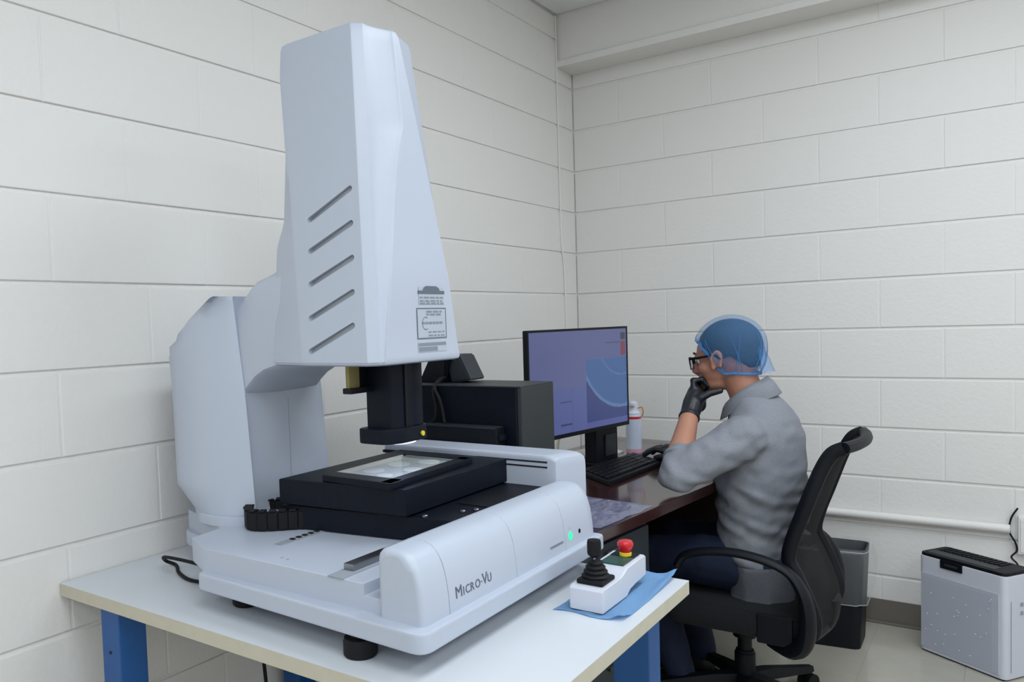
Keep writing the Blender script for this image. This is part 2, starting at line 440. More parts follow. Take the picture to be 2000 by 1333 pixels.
# head
HZ0, HZ1 = 1.215, 1.905
def hw_(t): return .155-.0575*t
def bnds(t):      # half-widths of the raised centre panel, viewer's left and right
    aL = .006+.122*max(0, 1-t/.70)**.72 if t < .70 else .006
    return aL, .008+.124*(1-t)**.95
def head_front(dy, t):
    hw = hw_(t)-.016; aL, aR = bnds(t); xf = .779-.062*t; c = .006+.012*ss(0, .3, t)
    left = dy < 0; a = aL if left else aR; d = abs(dy)
    if d <= a: return xf+c
    s = min(1, (d-a)/max(1e-4, hw-a))
    if left: return xf+c*(1-ss(0, 1, s))-.004*ss(0, .12, s)*(1-s)-.003*math.sin(PI*s)*ss(0, .3, t)
    return xf+c*(1-s)-.004*ss(0, .06, s)*(1-s)-.007*s*ss(.0, .3, t)
def head_ring(t, ins=0, z=None):
    z = HZ0+(HZ1-HZ0)*t if z is None else z
    hw = hw_(t); xf = .779-.062*t; aL, aR = bnds(t); h2 = hw-.016
    xb = .487+.006*t-.02*(1-ss(.36, .46, t)); xm = max(xb+.012, .585-.09*t)
    def back(sg): 
        xe = xf-.007*ss(0, .3, t) if sg > 0 else xf
        return [(xb, sg*(hw-.028)*.6), (xb, sg*(hw-.030)), (xb+.010, sg*(hw-.022)), (xm-.006, sg*(hw-.0015)), (xm+.004, sg*hw)] + \
            [(xm+(xe-.018-xm)*f, sg*hw) for f in (.33, .66)]+[(xe-.018, sg*hw), (xe-.0155, sg*(hw-.0015)), (xe-.003, sg*(hw-.0135))]
    Lp = back(-1)+[(head_front(-h2, t), -h2)]+[(head_front(-(h2-(h2-aL)*f), t), -(h2-(h2-aL)*f)) for f in (.25, .5, .72, .90, .96)]+[(head_front(-aL*f, t), -aL*f) for f in (1.0, .6, .3)]
    Rp = [(head_front(aR*f, t), aR*f) for f in (.3, .6, 1.0)]+[(head_front(h2-(h2-aR)*f, t), h2-(h2-aR)*f) for f in (.96, .90, .66, .33)]+[(head_front(h2, t), h2)]+list(reversed(back(1)))
    full = [(xb, 0)]+Lp+[(head_front(0, t), 0)]+Rp
    cx = (xb+xf)/2
    return [(x+(ins if x < cx else -ins), CY+math.copysign(max(0, abs(d)-ins), d), z) for x, d in full]
bm = B(); N = 44
rings = [head_ring(0, .010, HZ0), head_ring(0, .003, HZ0+.003), head_ring(.012, 0)]
rings += [head_ring(i/N) for i in range(1, N)]
rings += [head_ring(.993, .002), head_ring(1, .006, HZ1-.0005), head_ring(1, .014, HZ1)]
loft(bm, rings)
bmesh.ops.recalc_face_normals(bm, faces=bm.faces)
me = bpy.data.meshes.new('tmp_head'); bm.to_mesh(me); bm.free(); ho = bpy.data.objects.new('tmp_head', me); C.objects.link(ho)
SL = [((.597, 1.517), (.706, 1.568)), ((.600, 1.452), (.711, 1.499)), ((.603, 1.384), (.715, 1.430)), ((.605, 1.314), (.718, 1.362)), ((.607, 1.246), (.720, 1.296))]
cb = B()
for (x0, z0), (x1, z1) in SL:
    d = Vector((x1-x0, 0, z1-z0)); L = d.length; d.normalize(); nrm = Vector((-d.z, 0, d.x)); r = .0062
    zc = (z0+z1)/2; y = CY-hw_((zc-HZ0)/(HZ1-HZ0))
    ring = []
    for k in range(9): a = -PI/2+PI*k/8; ring.append(Vector((x1, 0, z1))+(d*math.cos(a)+nrm*math.sin(a))*r)
    for k in range(9): a = PI/2+PI*k/8; ring.append(Vector((x0, 0, z0))+(d*math.cos(a)+nrm*math.sin(a))*r)
    loft(cb, [[(p.x, y-.02, p.z) for p in ring], [(p.x, y+.010, p.z) for p in ring]])
bmesh.ops.recalc_face_normals(cb, faces=cb.faces)
mc = bpy.data.meshes.new('tmp_cut'); cb.to_mesh(mc); cb.free(); co = bpy.data.objects.new('tmp_cut', mc); C.objects.link(co)
md = ho.modifiers.new('b', 'BOOLEAN'); md.operation = 'DIFFERENCE'; md.object = co; md.solver = 'EXACT'
dg = bpy.context.evaluated_depsgraph_get(); ev = ho.evaluated_get(dg)
bm = B(); bm.from_mesh(ev.to_mesh()); ev.to_mesh_clear()
bpy.data.objects.remove(ho); bpy.data.objects.remove(co)
head = obj('head_cover', bm, MACH, mm, ang=28)
for (x0, z0), (x1, z1) in SL:
    zc = (z0+z1)/2; y = CY-hw_((zc-HZ0)/(HZ1-HZ0))
    d = Vector((x1-x0, 0, z1-z0)); dn = d.normalized(); nr = Vector((-dn.z, 0, dn.x))*.0056
    bm = B(); p0, p1 = Vector((x0, 0, z0)), Vector((x1, 0, z1))
    loft(bm, [[(p.x, y+.0085, p.z) for p in (p0-nr, p1-nr, p1+nr, p0+nr)], [(p.x, y+.0105, p.z) for p in (p0-nr, p1-nr, p1+nr, p0+nr)]])
    obj('vent_slot', bm, MACHG, head)
# printed labels on the head front
def on_front(y, z): return head_front(y-CY, (z-HZ0)/(HZ1-HZ0))
def print_patch(bm, y0, y1, z0, z1, lift=.0008):
    y0 += .010; y1 += .010; n = 4; pts = [[Vector((on_front(y0+(y1-y0)*i/n, z)+lift, y0+(y1-y0)*i/n, z)) for i in range(n+1)] for z in (z0, z1)]
    rg = []
    top = pts[1]; bot = pts[0]
    loft(bm, [bot, top], caps=False, closed=False)
    back = [[p-Vector((.0006, 0, 0)) for p in r] for r in (bot, top)]
    loft(bm, [back[1], back[0]], caps=False, closed=False)
PRINT = mat('label_print', (96, 104, 116), .6); FAINT = mat('faint_print', (128, 136, 148), .6)
LABG = mat('label_grey', (176, 184, 194), .5)
bm = B(); print_patch(bm, -2.399, -2.308, 1.335, 1.371); lb = obj('label', bm, LABG, mm, label='small printed label with dark arched emblem')
bm = B(); print_patch(bm, -2.401, -2.307, 1.357, 1.364, .0013)
for i in range(6):
    f = (i-2.5)/3; wdt = .030*math.sqrt(max(0, 1-(i/6.5)**2)); print_patch(bm, -2.354-wdt, -2.354+wdt, 1.364+i*.0016, 1.3656+i*.0016, .0013)
obj('emblem', bm, PRINT, lb)
def rows(y0, y1, zs, h, parent, seed, gap=.004):
    r2 = random.Random(seed); bm = B()
    for z in zs:
        y = y0
        while y < y1-.006:
            L = r2.uniform(.008, .02); print_patch(bm, y, min(y+L, y1), z, z+h, .0013); y += L+gap
    o = obj('print_line', bm, FAINT, parent); return o
rows(-2.396, -2.312, (1.348, 1.341, 1.336), .0032, lb, 1)
bm = B(); print_patch(bm, -2.408, -2.304, 1.264, 1.328); lb = obj('label', bm, LABG, mm, label='square printed label in a thin dark frame')
bm = B()
for a in ((-2.408, -2.304, 1.326, 1.328), (-2.408, -2.304, 1.264, 1.266), (-2.408, -2.406, 1.266, 1.326), (-2.306, -2.304, 1.266, 1.326)): print_patch(bm, *a, .0013)
obj('label_frame', bm, PRINT, lb)
rows(-2.375, -2.32, (1.318, 1.312), .004, lb, 2); rows(-2.392, -2.31, (1.294,), .005, lb, 4, .002); rows(-2.37, -2.312, (1.276, 1.2685), .003, lb, 3)
bm = B(); tube(bm, [(on_front(-2.368+.012*math.cos(a), 1.296+.013*math.sin(a))+.001, -2.368+.012*math.cos(a), 1.296+.013*math.sin(a)) for a in [math.radians(q) for q in range(60, 305, 20)]], .0008, 6)
obj('round_mark', bm, PRINT, lb)
bm = B(); print_patch(bm, -2.408, -2.306, 1.236, 1.256); lb = obj('label', bm, LABG, mm, label='grey strip label at the lower edge of the head')
bm = B(); print_patch(bm, -2.406, -2.34, 1.238, 1.247, .0013); print_patch(bm, -2.406, -2.308, 1.249, 1.2555, .0013); obj('print_line', bm, FAINT, lb)
# lens assembly
LX = .690; LCY = CY+.012
bm = B(); prism(bm, roundpoly([(LX-.04, LCY-.050), (LX+.034, LCY-.050), (LX+.042, LCY-.02), (LX+.042, LCY+.052), (LX-.04, LCY+.052)], .010, 3), 1.075, 1.218)
ln = obj('lens_housing', bm, BLK, mm)
bm = B(); lathe(bm, [(.034, 0), (.036, .003), (.036, .125), (.035, .135)], (LX+.010, LCY+.026, 1.078), 28); obj('lens_barrel', bm, BLK, mm)
obj('lens_rib', bx(LX+.0425, LX+.045, LCY-.018, LCY-.010, 1.08, 1.215), BLKP, ln)
bm = B(); prism(bm, roundpoly([(LX-.048, LCY-.074), (LX+.030, LCY-.074), (LX+.050, LCY-.04), (LX+.050, LCY+.05), (LX+.024, LCY+.074), (LX-.048, LCY+.074)], .022, 5), 1.046, 1.078, .003)
rl = obj('ring_light', bm, BLK, mm)
bm = B(); lathe(bm, [(.044, -.002), (.046, .0), (.047, .004)], (LX, LCY, 1.0445), 28); obj('light_ring', bm, LED, rl)
obj('yellow_screw', cyl((LX+.0475, LCY+.030, 1.060), .0055, .006, 'x', 12), YEL, rl)
obj('bracket', bx(.652, .662, LCY-.112, LCY-.078, 1.165, 1.217, .002), BRASS, mm, label='brass coloured circuit bracket under the head')
obj('bracket_foot', bx(.648, .672, LCY-.118, LCY-.045, 1.155, 1.167, .002), BLKP, mm)
obj('bracket_plate', bx(.640, .655, LCY-.078, LCY-.045, 1.165, 1.217, .002), BLKP, mm)
# stage carriage and stage
bm = B(); prism(bm, [(.458, -2.492), (.895, -2.425), (.900, -2.0), (.458, -2.0)], .8565, .905, .0025); car = obj('carriage', bm, BLK, mm)
bm = B(); prism(bm, [(.461, -2.497), (.785, -2.460), (.782, -2.003), (.455, -2.02)], .9085, .964, .0025); stg = obj('stage_plate', bm, BLK, mm)
for (x, y) in ((.81, -2.43), (.855, -2.36), (.872, -2.335)):
    bm = cyl((x, y, .905), .006, .005, seg=14, bev=.001); obj('screw', bm, STEEL, car)
obj('dark_insert', bx(.80, .88, -2.30, -2.1, .905, .907, .0008), BLKP, car)
# rounded white transducer bar along the stage
bm = B(); rings = []
for x, f in ((.40, .8), (.405, 1), (.88, 1), (.90, .985), (.912, .93), (.916, .8)):
    y0, y1, z0, z1 = -2.058, -1.958, .86, .9795
    cy_, cz_ = (y0+y1)/2, z0
    sec = [(y0, z0), (y0, z1-.010), (y0+.004, z1-.003), (y0+.012, z1), (y1-.012, z1), (y1-.003, z1-.004), (y1, z1-.012), (y1, z0)]
    sk_ = .03 if x > .5 else 0
    rings.append([(x+sk_*(y-y0)/(y1-y0), cy_+(y-cy_)*f, cz_+(z-cz_)*f) for y, z in sec])
loft(bm, rings); bar = obj('rear_cover', bm, MACH, mm)
for z in (.963, .951):
    obj('cover_slot', bx(.70, .892, -2.0592, -2.057, z-.0018, z+.0018), DARK, bar)
obj('wiper_strip', bx(.405, .74, -2.068, -2.057, .955, .962, .001), BLKP, bar)
# front cover in five panels
def cover_sec(ins=0):
    s = [(.907, .806), (.907, .905), (.909, .915), (.916, .922), (.928, .925), (.955, .9245), (.970, .919), (.982, .908), (.991, .892), (.998, .868), (1.002, .840), (1.004, .815), (1.004, .806)]
    cx, cz = .95, .86
    return [(x+(ins if x < cx else -ins)*min(1, abs(x-cx)/.02), z-(ins if z > cz else 0)*(1 if z > .9 else 0)) for x, z in s]
edges = [-2.702, -2.628, -2.402, -2.196, -2.072, -2.045]
for i, (y0, y1) in enumerate(zip(edges, edges[1:])):
    g = .0007; bm = B()
    ys = [(y0+g, .001), (y0+g+.001, 0), (y1-g-.001, 0), (y1-g, .001)]
    if i == 0: ys = [(y0, .012), (y0+.003, .005), (y0+.008, .0015), (y0+.014, 0), (y1-g-.001, 0), (y1-g, .001)]
    if i == 4: ys = [(y0+g, .001), (y0+.002, 0), (y1-.012, .001), (y1-.005, .005), (y1, .014)]
    loft(bm, [[(x, y, z) for x, z in cover_sec(n)] for y, n in ys]); cv = obj('front_cover', bm, MACH, mm, ang=32)
    if i == 1: cv1 = cv
bm = B(); loft(bm, [[(.95+(x-.95)*.97, y, .806+(z-.806)*.97) for x, z in cover_sec(0)] for y in (-2.69, -2.06)]); obj('cover_core', bm, DARK, mm)
# maker's name, small capitals
def cover_text(s, size, y, z, x=1.0025):
    bm = text_bm(s, size)
    bm.transform(Matrix(((0, 0, 1, 0), (1, 0, 0, 0), (0, 1, 0, 0), (0, 0, 0, 1))))
    sl = -.085
    for v in bm.verts: v.co.x += sl*(v.co.z)
    bm.transform(Matrix.Translation((x, y, z))); return bm
bm = B(); yy = -2.610
for s, sz, dx in (('M', .0285, .0235), ('I', .021, .0075), ('C', .021, .0155), ('R', .021, .0155), ('O', .021, .0185), ('-', .016, .0055), ('V', .0285, .0165), ('U', .021, .017)):
    t = cover_text(s, sz, yy, .8265 if s != '-' else .830, 1.0036); me = bpy.data.meshes.new('t'); t.to_mesh(me); t.free(); bm.from_mesh(me); bpy.data.meshes.remove(me); yy += dx
obj('maker_name', bm, GREYT, mm, label='grey MICRO-VU lettering')
bm = B()
for i in range(9): box(bm, (1.0036, -2.262+i*.0065, .8275), (.0010, .0048, .0042))
obj('model_print', bm, FAINT, mm)
obj('power_button', cyl((1.000, -2.171, .831), .0095, .0038, 'x', 20, .001), GREENL, mm, label='glowing green power button')
bm = B(); tube(bm, [(1.0005, -2.171+.0105*math.cos(a*PI/10), .838+.0105*math.sin(a*PI/10)) for a in range(21)], .0008, 6); obj('button_bezel', bm, MACHG, mm)
obj('key_switch', cyl((1.000, -2.127, .832), .0055, .0035, 'x', 16, .001), BLKP, mm)
# drag chain lying on its side, a U of links
cc = thing('cable_chain', '', 'chain', (.45, -2.48, .8535)); del cc['label'], cc['category']; cc.parent = mm; cc.location = Vector((.45, -2.48, .8535))-ORG[mm.name]
path = [(.50, -2.405, 0), (.44, -2.405, 0), (.395, -2.418, 0), (.368, -2.45, 0), (.368, -2.49, 0), (.385, -2.525, 0), (.42, -2.545, 0), (.455, -2.53, 0), (.49, -2.495, 0), (.52, -2.47, 0)]
pp = spline(path, 6); L = [0]
for a, b in zip(pp, pp[1:]): L.append(L[-1]+(b-a).length)
def at(s):
    for i in range(len(pp)-1):
        if L[i+1] >= s: return pp[i]+(pp[i+1]-pp[i])*((s-L[i])/max(1e-9, L[i+1]-L[i]))
    return pp[-1]
nl = 18; tot = L[-1]
for i in range(nl):
    a, b = at(tot*i/nl), at(tot*(i+1)/nl); d = b-a; ang = math.atan2(d.y, d.x)
    bm = B(); box(bm, ((a.x+b.x)/2, (a.y+b.y)/2, .8545+.021), (d.length*1.10, .016, .042), .003, Matrix.Rotation(ang, 4, 'Z'), 1)
    box(bm, ((a.x+b.x)/2, (a.y+b.y)/2, .8545+.0435), (d.length*.7, .020, .004), .001, Matrix.Rotation(ang, 4, 'Z'), 1)
    o = obj('link', bm, RUB, cc)
# ================================================================== sample tray on the stage
tr = thing('sample_tray', 'black framed glass tray with pale round samples on machine stage', 'tray', (.66, -2.29, .964))
A_, B_, C_, D_ = Vector((.572, -2.475, 0)), Vector((.763, -2.478, 0)), Vector((.745, -2.150, 0)), Vector((.560, -2.145, 0))
def quad_bar(p, q, wd, z0, z1):
    d = (q-p).normalized(); n = Vector((-d.y, d.x, 0))*wd
    bm = B(); prism(bm, [(p.x, p.y), (q.x, q.y), (q.x+n.x, q.y+n.y), (p.x+n.x, p.y+n.y)], z0, z1, .0015); return bm
for p, q, wd in ((A_, B_, .045), (B_, C_, .030), (C_, D_, .03), (D_, A_, .012)):
    obj('frame_rail', quad_bar(p, q, wd, .964, .978 if wd > .02 else .968), BLK, tr)
bm = B(); prism(bm, [(.545, -2.440), (.733, -2.445), (.716, -2.180), (.535, -2.150)], .9645, .970); obj('pad', bm, FRAMEG, tr)
bm = B(); prism(bm, [(.58, -2.433), (.732, -2.433), (.716, -2.182), (.575, -2.176)], .9745, .9765); obj('glass', bm, GLASS, tr)
SAMP = mat('sample', (236, 236, 228), .3)
for x, y, r, lb_ in ((.62, -2.36, .024, 'pale sample disc at the column side of the tray, nearer to camera'), (.62, -2.27, .026, 'pale sample disc at the column side of the tray, in the middle'), (.665, -2.215, .026, 'pale sample disc at the far end of the tray'), (.69, -2.31, .022, 'pale sample disc under the lens, toward the front cover'), (.68, -2.395, .018, 'smallest pale sample disc, at the near end of the tray')):
    bm = cyl((x, y, .970), r, .0035, seg=28, bev=.001)
    tag(obj('sample_disc', bm, SAMP), lb_, 'disc', 'sample discs in the tray')

# ================================================================== joystick controller on wipe
cl = B(); nx, ny = 26, 34
vs = []
for i in range(nx+1):
    row = []
    for j in range(ny+1):
        u, v = i/nx, j/ny
        x = 1.040+.140*u+.004*math.sin(v*9)*(1-u); y = -2.326+.298*v+.012*(u-.5)+.006*math.sin(u*7)
        z = BZ+.0016+.0010*math.sin(u*17+v*5)+.0012*max(0, noise.noise(Vector((u*5, v*6, 2))))
        e = ss(.82, 1, u)*ss(.30, 1, v); z += .009*e+ss(.62, 1, v)*.004*u
        f = ss(.80, .95, u)*(1-ss(.0, .14, v)); z += .010*f
        if v > .93: z += .006*math.sin(min(1, (v-.93)/.05)*PI*.7)*u
        row.append(cl.verts.new((x, y, z)))
    vs.append(row)
for i in range(nx):
    for j in range(ny): cl.faces.new((vs[i][j], vs[i+1][j], vs[i+1][j+1], vs[i][j+1]))
r = bmesh.ops.solidify(cl, geom=cl.faces[:], thickness=.0012)
tag(obj('cleaning_wipe', cl, CLOTH, ang=60), 'light blue folded cleaning wipe under the joystick box', 'cloth')
jy = thing('joystick_controller', 'white joystick control box with black stick and red stop button on blue wipe', 'controller', (1.10, -2.2, BZ+.0035))
z0 = BZ+.004
sec = [(-2.312, z0), (-2.312, z0+.040), (-2.308, z0+.045), (-2.240, z0+.046), (-2.222, z0+.047), (-2.205, z0+.053), (-2.190, z0+.058), (-2.098, z0+.060), (-2.092, z0+.056), (-2.092, z0+.018), (-2.15, z0+.014), (-2.18, z0+.010), (-2.20, z0)]
bm = B(); rings = []
for x, n in ((1.066, .004), (1.0675, .001), (1.071, 0), (1.133, 0), (1.1365, .001), (1.138, .004)):
    cyy, czz = -2.2, z0+.03
    rings.append([(x, cyy+(y-cyy)*(1-n*8), czz+(z-czz)*(1-n*18)) for y, z in sec])
loft(bm, rings); obj('box', bm, PURI, jy)
obj('keypad', bx(1.076, 1.128, -2.190, -2.102, z0+.0585, z0+.0612, .001), GREENB, jy, label='dark green touch plate')
obj('keypad_end', bx(1.076, 1.128, -2.135, -2.102, z0+.0595, z0+.0622, .001), BLKP, jy)
jx, jyy = 1.102, -2.266
bm = B(); box(bm, (jx, jyy, z0+.050), (.056, .062, .010), .004); obj('boot_plate', bm, RUB, jy)
bm = B(); prof = [(.027, .053)]
for i in range(4):
    r0 = .0265-.004*i; z = .055+i*.0085; prof += [(r0, z), (r0+.0012, z+.003), (r0-.001, z+.0055), (r0-.0045, z+.007)]
prof += [(.008, .091), (.006, .1)]
lathe(bm, prof, (jx, jyy, z0), 26); obj('rubber_boot', bm, RUB, jy)
bm = B(); lathe(bm, [(.006, .088), (.007, .094), (.0125, .098), (.0138, .102), (.0138, .122), (.0125, .1275), (.006, .129)], (jx-.002, jyy, z0), 20); obj('stick_knob', bm, RUB, jy)
obj('knob_screw', cyl((jx+.004, jyy-.014, z0+.094), .002, .003, 'y', 8), STEEL, jy)
ex, ey = 1.106, -2.125
obj('yellow_collar', cyl((ex, ey, z0+.061), .0125, .008, seg=22, bev=.001), YEL, jy)
bm = B(); lathe(bm, [(.011, .068), (.0125, .075), (.0165, .082), (.0168, .088), (.014, .0925), (.006, .094)], (ex, ey, z0), 26); obj('stop_button', bm, REDP, jy)
bm = B(); tube(bm, spline([(1.065, -2.10, z0+.03), (1.03, -2.09, z0+.03), (.98, -2.02, z0+.02), (.95, -1.99, z0+.012)], 6), .003, 8); obj('cord', bm, RUB, jy)

# ================================================================== DESK
DZ = .75; da = math.radians(-5.5)
FL = Vector((.904, -1.93, 0)); dl = Vector((.0958, .9954, 0)); dw = Vector((-.9954, .0958, 0))
def dk(l, wdt, z): p = FL+dl*l+dw*wdt; return (p.x, p.y, z)
def desk_box(l0, l1, w0, w1, z0, z1, bevel=0):
    bm = B(); prism(bm, [dk(l0, w0, 0)[:2], dk(l1, w0, 0)[:2], dk(l1, w1, 0)[:2], dk(l0, w1, 0)[:2]], z0, z1, bevel); return bm
desk = thing('office_desk', 'dark mahogany office desk with charcoal pedestal against the left wall', 'desk', dk(.8, .4, 0))
obj('desktop', desk_box(0, 1.60, 0, .76, DZ-.034, DZ, .004), MAHO, desk)
ped = obj('pedestal', desk_box(.02, .42, .03, .70, .04, DZ-.036, .003), CHAR, desk)
for z0_, z1_ in ((.56, .70), (.40, .55), (.06, .39)):
    dr = obj('drawer_front', desk_box(.03, .41, .018, .031, z0_, z1_, .002), CHAR, desk)
    obj('drawer_pull', desk_box(.16, .28, .008, .018, z1_-.03, z1_-.02, .002), STEEL if 0 else CHARL, dr)
obj('modesty_panel', desk_box(.42, 1.56, .62, .64, .15, DZ-.036), mat('dark_wood', (30, 18, 18), .5), desk)
obj('side_panel', desk_box(1.55, 1.59, .05, .70, 0, DZ-.036, .002), mat('dark_wood_side', (40, 22, 19.2), .5), desk)
# ---- tower
tw = thing('computer_tower', 'black desktop computer tower standing on the desk behind the machine', 'computer', (.53, -1.81, DZ))
obj('case', bx(.335, .738-.012, -1.90, -1.722, DZ+.006, 1.122, .003), BLK, tw)
fb = obj('front_bezel', bx(.726, .740, -1.901, -1.721, DZ+.004, 1.121, .003), CHARL, tw)
obj('side_seam', bx(.722, .7255, -1.9015, -1.899, DZ+.006, 1.1205), DARK, tw)
obj('top_lid', bx(.333, .738, -1.902, -1.720, 1.1205, 1.1245, .001), CHARL, tw)
obj('power_light', cyl((.7395, -1.865, .925), .004, .0015, 'x', 10), STEEL, fb)
for (x, y) in ((.36, -1.88), (.36, -1.74), (.70, -1.88), (.70, -1.74)):
    obj('foot', cyl((x, y, DZ), .01, .0065, seg=12), RUB, tw)
bxn = thing('power_box', 'flat black electronics box in front of the computer tower', 'box', (.56, -1.925, DZ))
obj('case', bx(.44, .690, -1.950, -1.905, DZ+.002, 1.018, .004), BLKP, bxn)
obj('top_plate', bx(.445, .686, -1.952, -1.906, 1.0155, 1.0195, .001), CHAR, bxn)
obj('end_plug', bx(.688, .70, -1.94, -1.915, .985, 1.0, .002), BLKP, bxn)
# twin wedge speaker on tower
sp = thing('wedge_webcam', 'small black twin-wedge device with cable on top of the computer tower', 'device', (.46, -1.81, 1.1245))
def wedge(bm, pts, y0, y1):
    loft(bm, [[(x, y0, z) for x, z in pts], [(x, y1, z) for x, z in pts]])
    bmesh.ops.bevel(bm, geom=bm.edges[:], offset=.004, segments=2, affect='EDGES')
bm = B(); wedge(bm, [(.362, 1.1245), (.455, 1.1245), (.480, 1.20), (.405, 1.20)], -1.84, -1.76); obj('left_wedge', bm, BLKP, sp)
bm = B(); wedge(bm, [(.470, 1.1245), (.538, 1.132), (.500, 1.205), (.455, 1.205)], -1.83, -1.75); obj('right_wedge', bm, CHAR, sp)
bm = B(); wedge(bm, [(.43, 1.14), (.462, 1.14), (.470, 1.195), (.44, 1.195)], -1.85, -1.83); obj('hinge', bm, BLKP, sp)
bm = B(); tube(bm, spline([(.455, -1.84, 1.14), (.458, -1.868, 1.135), (.462, -1.906, 1.11), (.474, -1.912, 1.06), (.470, -1.915, 1.03), (.462, -1.917, 1.021)], 6), .005, 8); obj('cable', bm, RUB, sp)
bm = B(); tube(bm, spline([(.458, -1.84, 1.14), (.461, -1.868, 1.136), (.468, -1.906, 1.115), (.488, -1.913, 1.085), (.498, -1.914, 1.05), (.505, -1.917, 1.021)], 6), .005, 8); obj('cable', bm, RUB, sp)
# ---- monitor
def ray_at(px, py, d):
    v = f_+r_*((px-817.16)/1551.1)-u_*((py-707.99)/1551.1); return Vector((1.7594, -3.7009, 1.2934))+v*d
mo_tl, mo_tr = Vector((.504, -1.440, 1.266)), Vector((.595, -.832, 1.258))
mu = (mo_tr-mo_tl); mw = mu.length; mu.normalize(); mu.z = 0; mu.normalize()
mn_ = Vector((mu.y, -mu.x, 0))        # faces +x
mh = .372; mz1 = 1.262; mz0 = mz1-mh
mc_ = (mo_tl+mo_tr)/2
mon = thing('monitor', 'slim black monitor with blue measuring software on the desk', 'monitor', (mc_.x, mc_.y, DZ))
def mp(s, z, d): p = Vector((mc_.x, mc_.y, 0))+mu*s+mn_*d; return Vector((p.x, p.y, z))
def mbox(s0, s1, z0, z1, d0, d1, bevel=0):
    bm = B(); R = Matrix((mu, mn_, Vector((0, 0, 1)))).transposed().to_4x4()
    c = mp((s0+s1)/2, (z0+z1)/2, (d0+d1)/2); box(bm, c, (s1-s0, d1-d0, z1-z0), bevel, R); return bm
W2 = mw/2
obj('housing', mbox(-W2, W2, mz0, mz1, -.018, -.001, .003), BLKP, mon)
for a in ((-W2, W2, mz1-.008, mz1), (-W2, W2, mz0, mz0+.014), (-W2, -W2+.008, mz0, mz1), (W2-.008, W2, mz0, mz1)):
    obj('bezel', mbox(*a, -.002, .002, .0006), BLKP, mon)
# display: grid with colours per vertex
sb = B(); nxs, nys = 150, 96; cl_ = sb.loops.layers.float_color.new('screen')
s0, s1, z0_, z1_ = -W2+.008, W2-.008, mz0+.014, mz1-.008
grid = [[sb.verts.new(mp(s0+(s1-s0)*i/nxs, z0_+(z1_-z0_)*j/nys, .0003)) for j in range(nys+1)] for i in range(nxs+1)]
def scol(u, v):
    base = Vector(lin((104, 112, 164))[:3])
    if u > .545:
        if v < .70: base = Vector(lin((74, 112, 172))[:3])
        d = math.hypot((u-.94)*1.7, v-1.0)
        if v < .70 and d > .835: base = Vector(lin((62, 76, 138))[:3])
        elif v < .70 and .80 < d <= .835: base = Vector(lin((104, 140, 190))[:3])
        if v < .70 and .475 < d < .49: base = Vector(lin((96, 136, 188))[:3])
        if .93 < u < .985 and .72 < v < .86: base = Vector(lin((138, 66, 84))[:3])
        if .935 < u < .985 and .89 < v < .96: base = Vector(lin((62, 66, 84))[:3])
        if .76 < u < .93 and .856 < v < .868: base = Vector(lin((78, 84, 130))[:3])
        if v < .06: base = Vector(lin((92, 104, 170))[:3])
    else:
        if v < .44: base = Vector(lin((98, 110, 172))[:3])
        if .28 < u < .40 and (.30 < v < .312 or .075 < v < .09): base = Vector(lin((64, 74, 120))[:3])
        if .395 < u < .40 and v < .44: base = Vector(lin((90, 100, 160))[:3])
    return base
for i in range(nxs):
    for j in range(nys):
        f = sb.faces.new((grid[i][j], grid[i+1][j], grid[i+1][j+1], grid[i][j+1])); c = scol((i+.5)/nxs, (j+.5)/nys)
        for lp in f.loops: lp[cl_] = (c.x, c.y, c.z, 1)
obj('screen', sb, SCREEN, mon)
obj('stand_neck', mbox(.135, .285, DZ+.012, mz0+.05, -.085, -.036, .004), BLKP, mon)
obj('neck_plate', mbox(.195, .265, DZ+.03, DZ+.11, -.036, -.030, .003), CHAR, mon)
obj('stand_base', mbox(.12, .30, DZ, DZ+.013, -.15, -.03, .003), BLKP, mon)
# ---- small desk items
kb = thing('keyboard', 'black computer keyboard angled on the mahogany desk by his elbow', 'keyboard', (.63, -1.0, DZ))
k0, k1, k2, k3 = Vector((.545, -1.165, 0)), Vector((.715, -1.302, 0)), Vector((.735, -.88, 0)), Vector((.570, -.74, 0))
def kp(u, v): return (k0*(1-u)+k1*u)*(1-v)+(k3*(1-u)+k2*u)*v
bm = B(); prism(bm, [(p.x, p.y) for p in (k0, k1, k2, k3)], DZ, DZ+.016, .004); obj('body', bm, BLKP, kb)
for r in range(5):
    for c in range(17):
        if r == 4 and 4 <= c <= 8: continue
        a = kp((r+.6)/6, (c+.55)/18); b = kp((r+1.4)/6, (c+.55)/18); c1 = kp((r+.6)/6, (c+1.4)/18); d1 = kp((r+1.4)/6, (c+1.4)/18)
        bm = B(); prism(bm, [(p.x, p.y) for p in (a, b, d1, c1)], DZ+.015, DZ+.0225, .0012); obj('key', bm, CHAR if c > 13 else BLKP, kb)
a, b, c1, d1 = kp(4.6/6, 4.55/18), kp(5.4/6, 4.55/18), kp(4.6/6, 9.4/18), kp(5.4/6, 9.4/18)
bm = B(); prism(bm, [(p.x, p.y) for p in (a, b, d1, c1)], DZ+.015, DZ+.0225, .0012); obj('space_bar', bm, BLKP, kb)
ms = thing('computer_mouse', 'small black computer mouse under his gloved right hand', 'mouse', (.735, -.81, DZ))
bm = B(); vs_ = ell(bm, (.735, -.81, DZ+.004), (.055, .032, .028)); 
bmesh.ops.bisect_plane(bm, geom=bm.verts[:]+bm.edges[:]+bm.faces[:], plane_co=(0, 0, DZ), plane_no=(0, 0, 1), clear_inner=True); obj('shell', bm, BLKP, ms)
bm = cyl((.697, -.813, DZ+.020), .008, .006, 'y', 14); obj('wheel', bm, RUB, ms)
can = thing('spray_can', 'white spray duster can with red band and trigger on the desk', 'can', (.545, -.66, DZ))
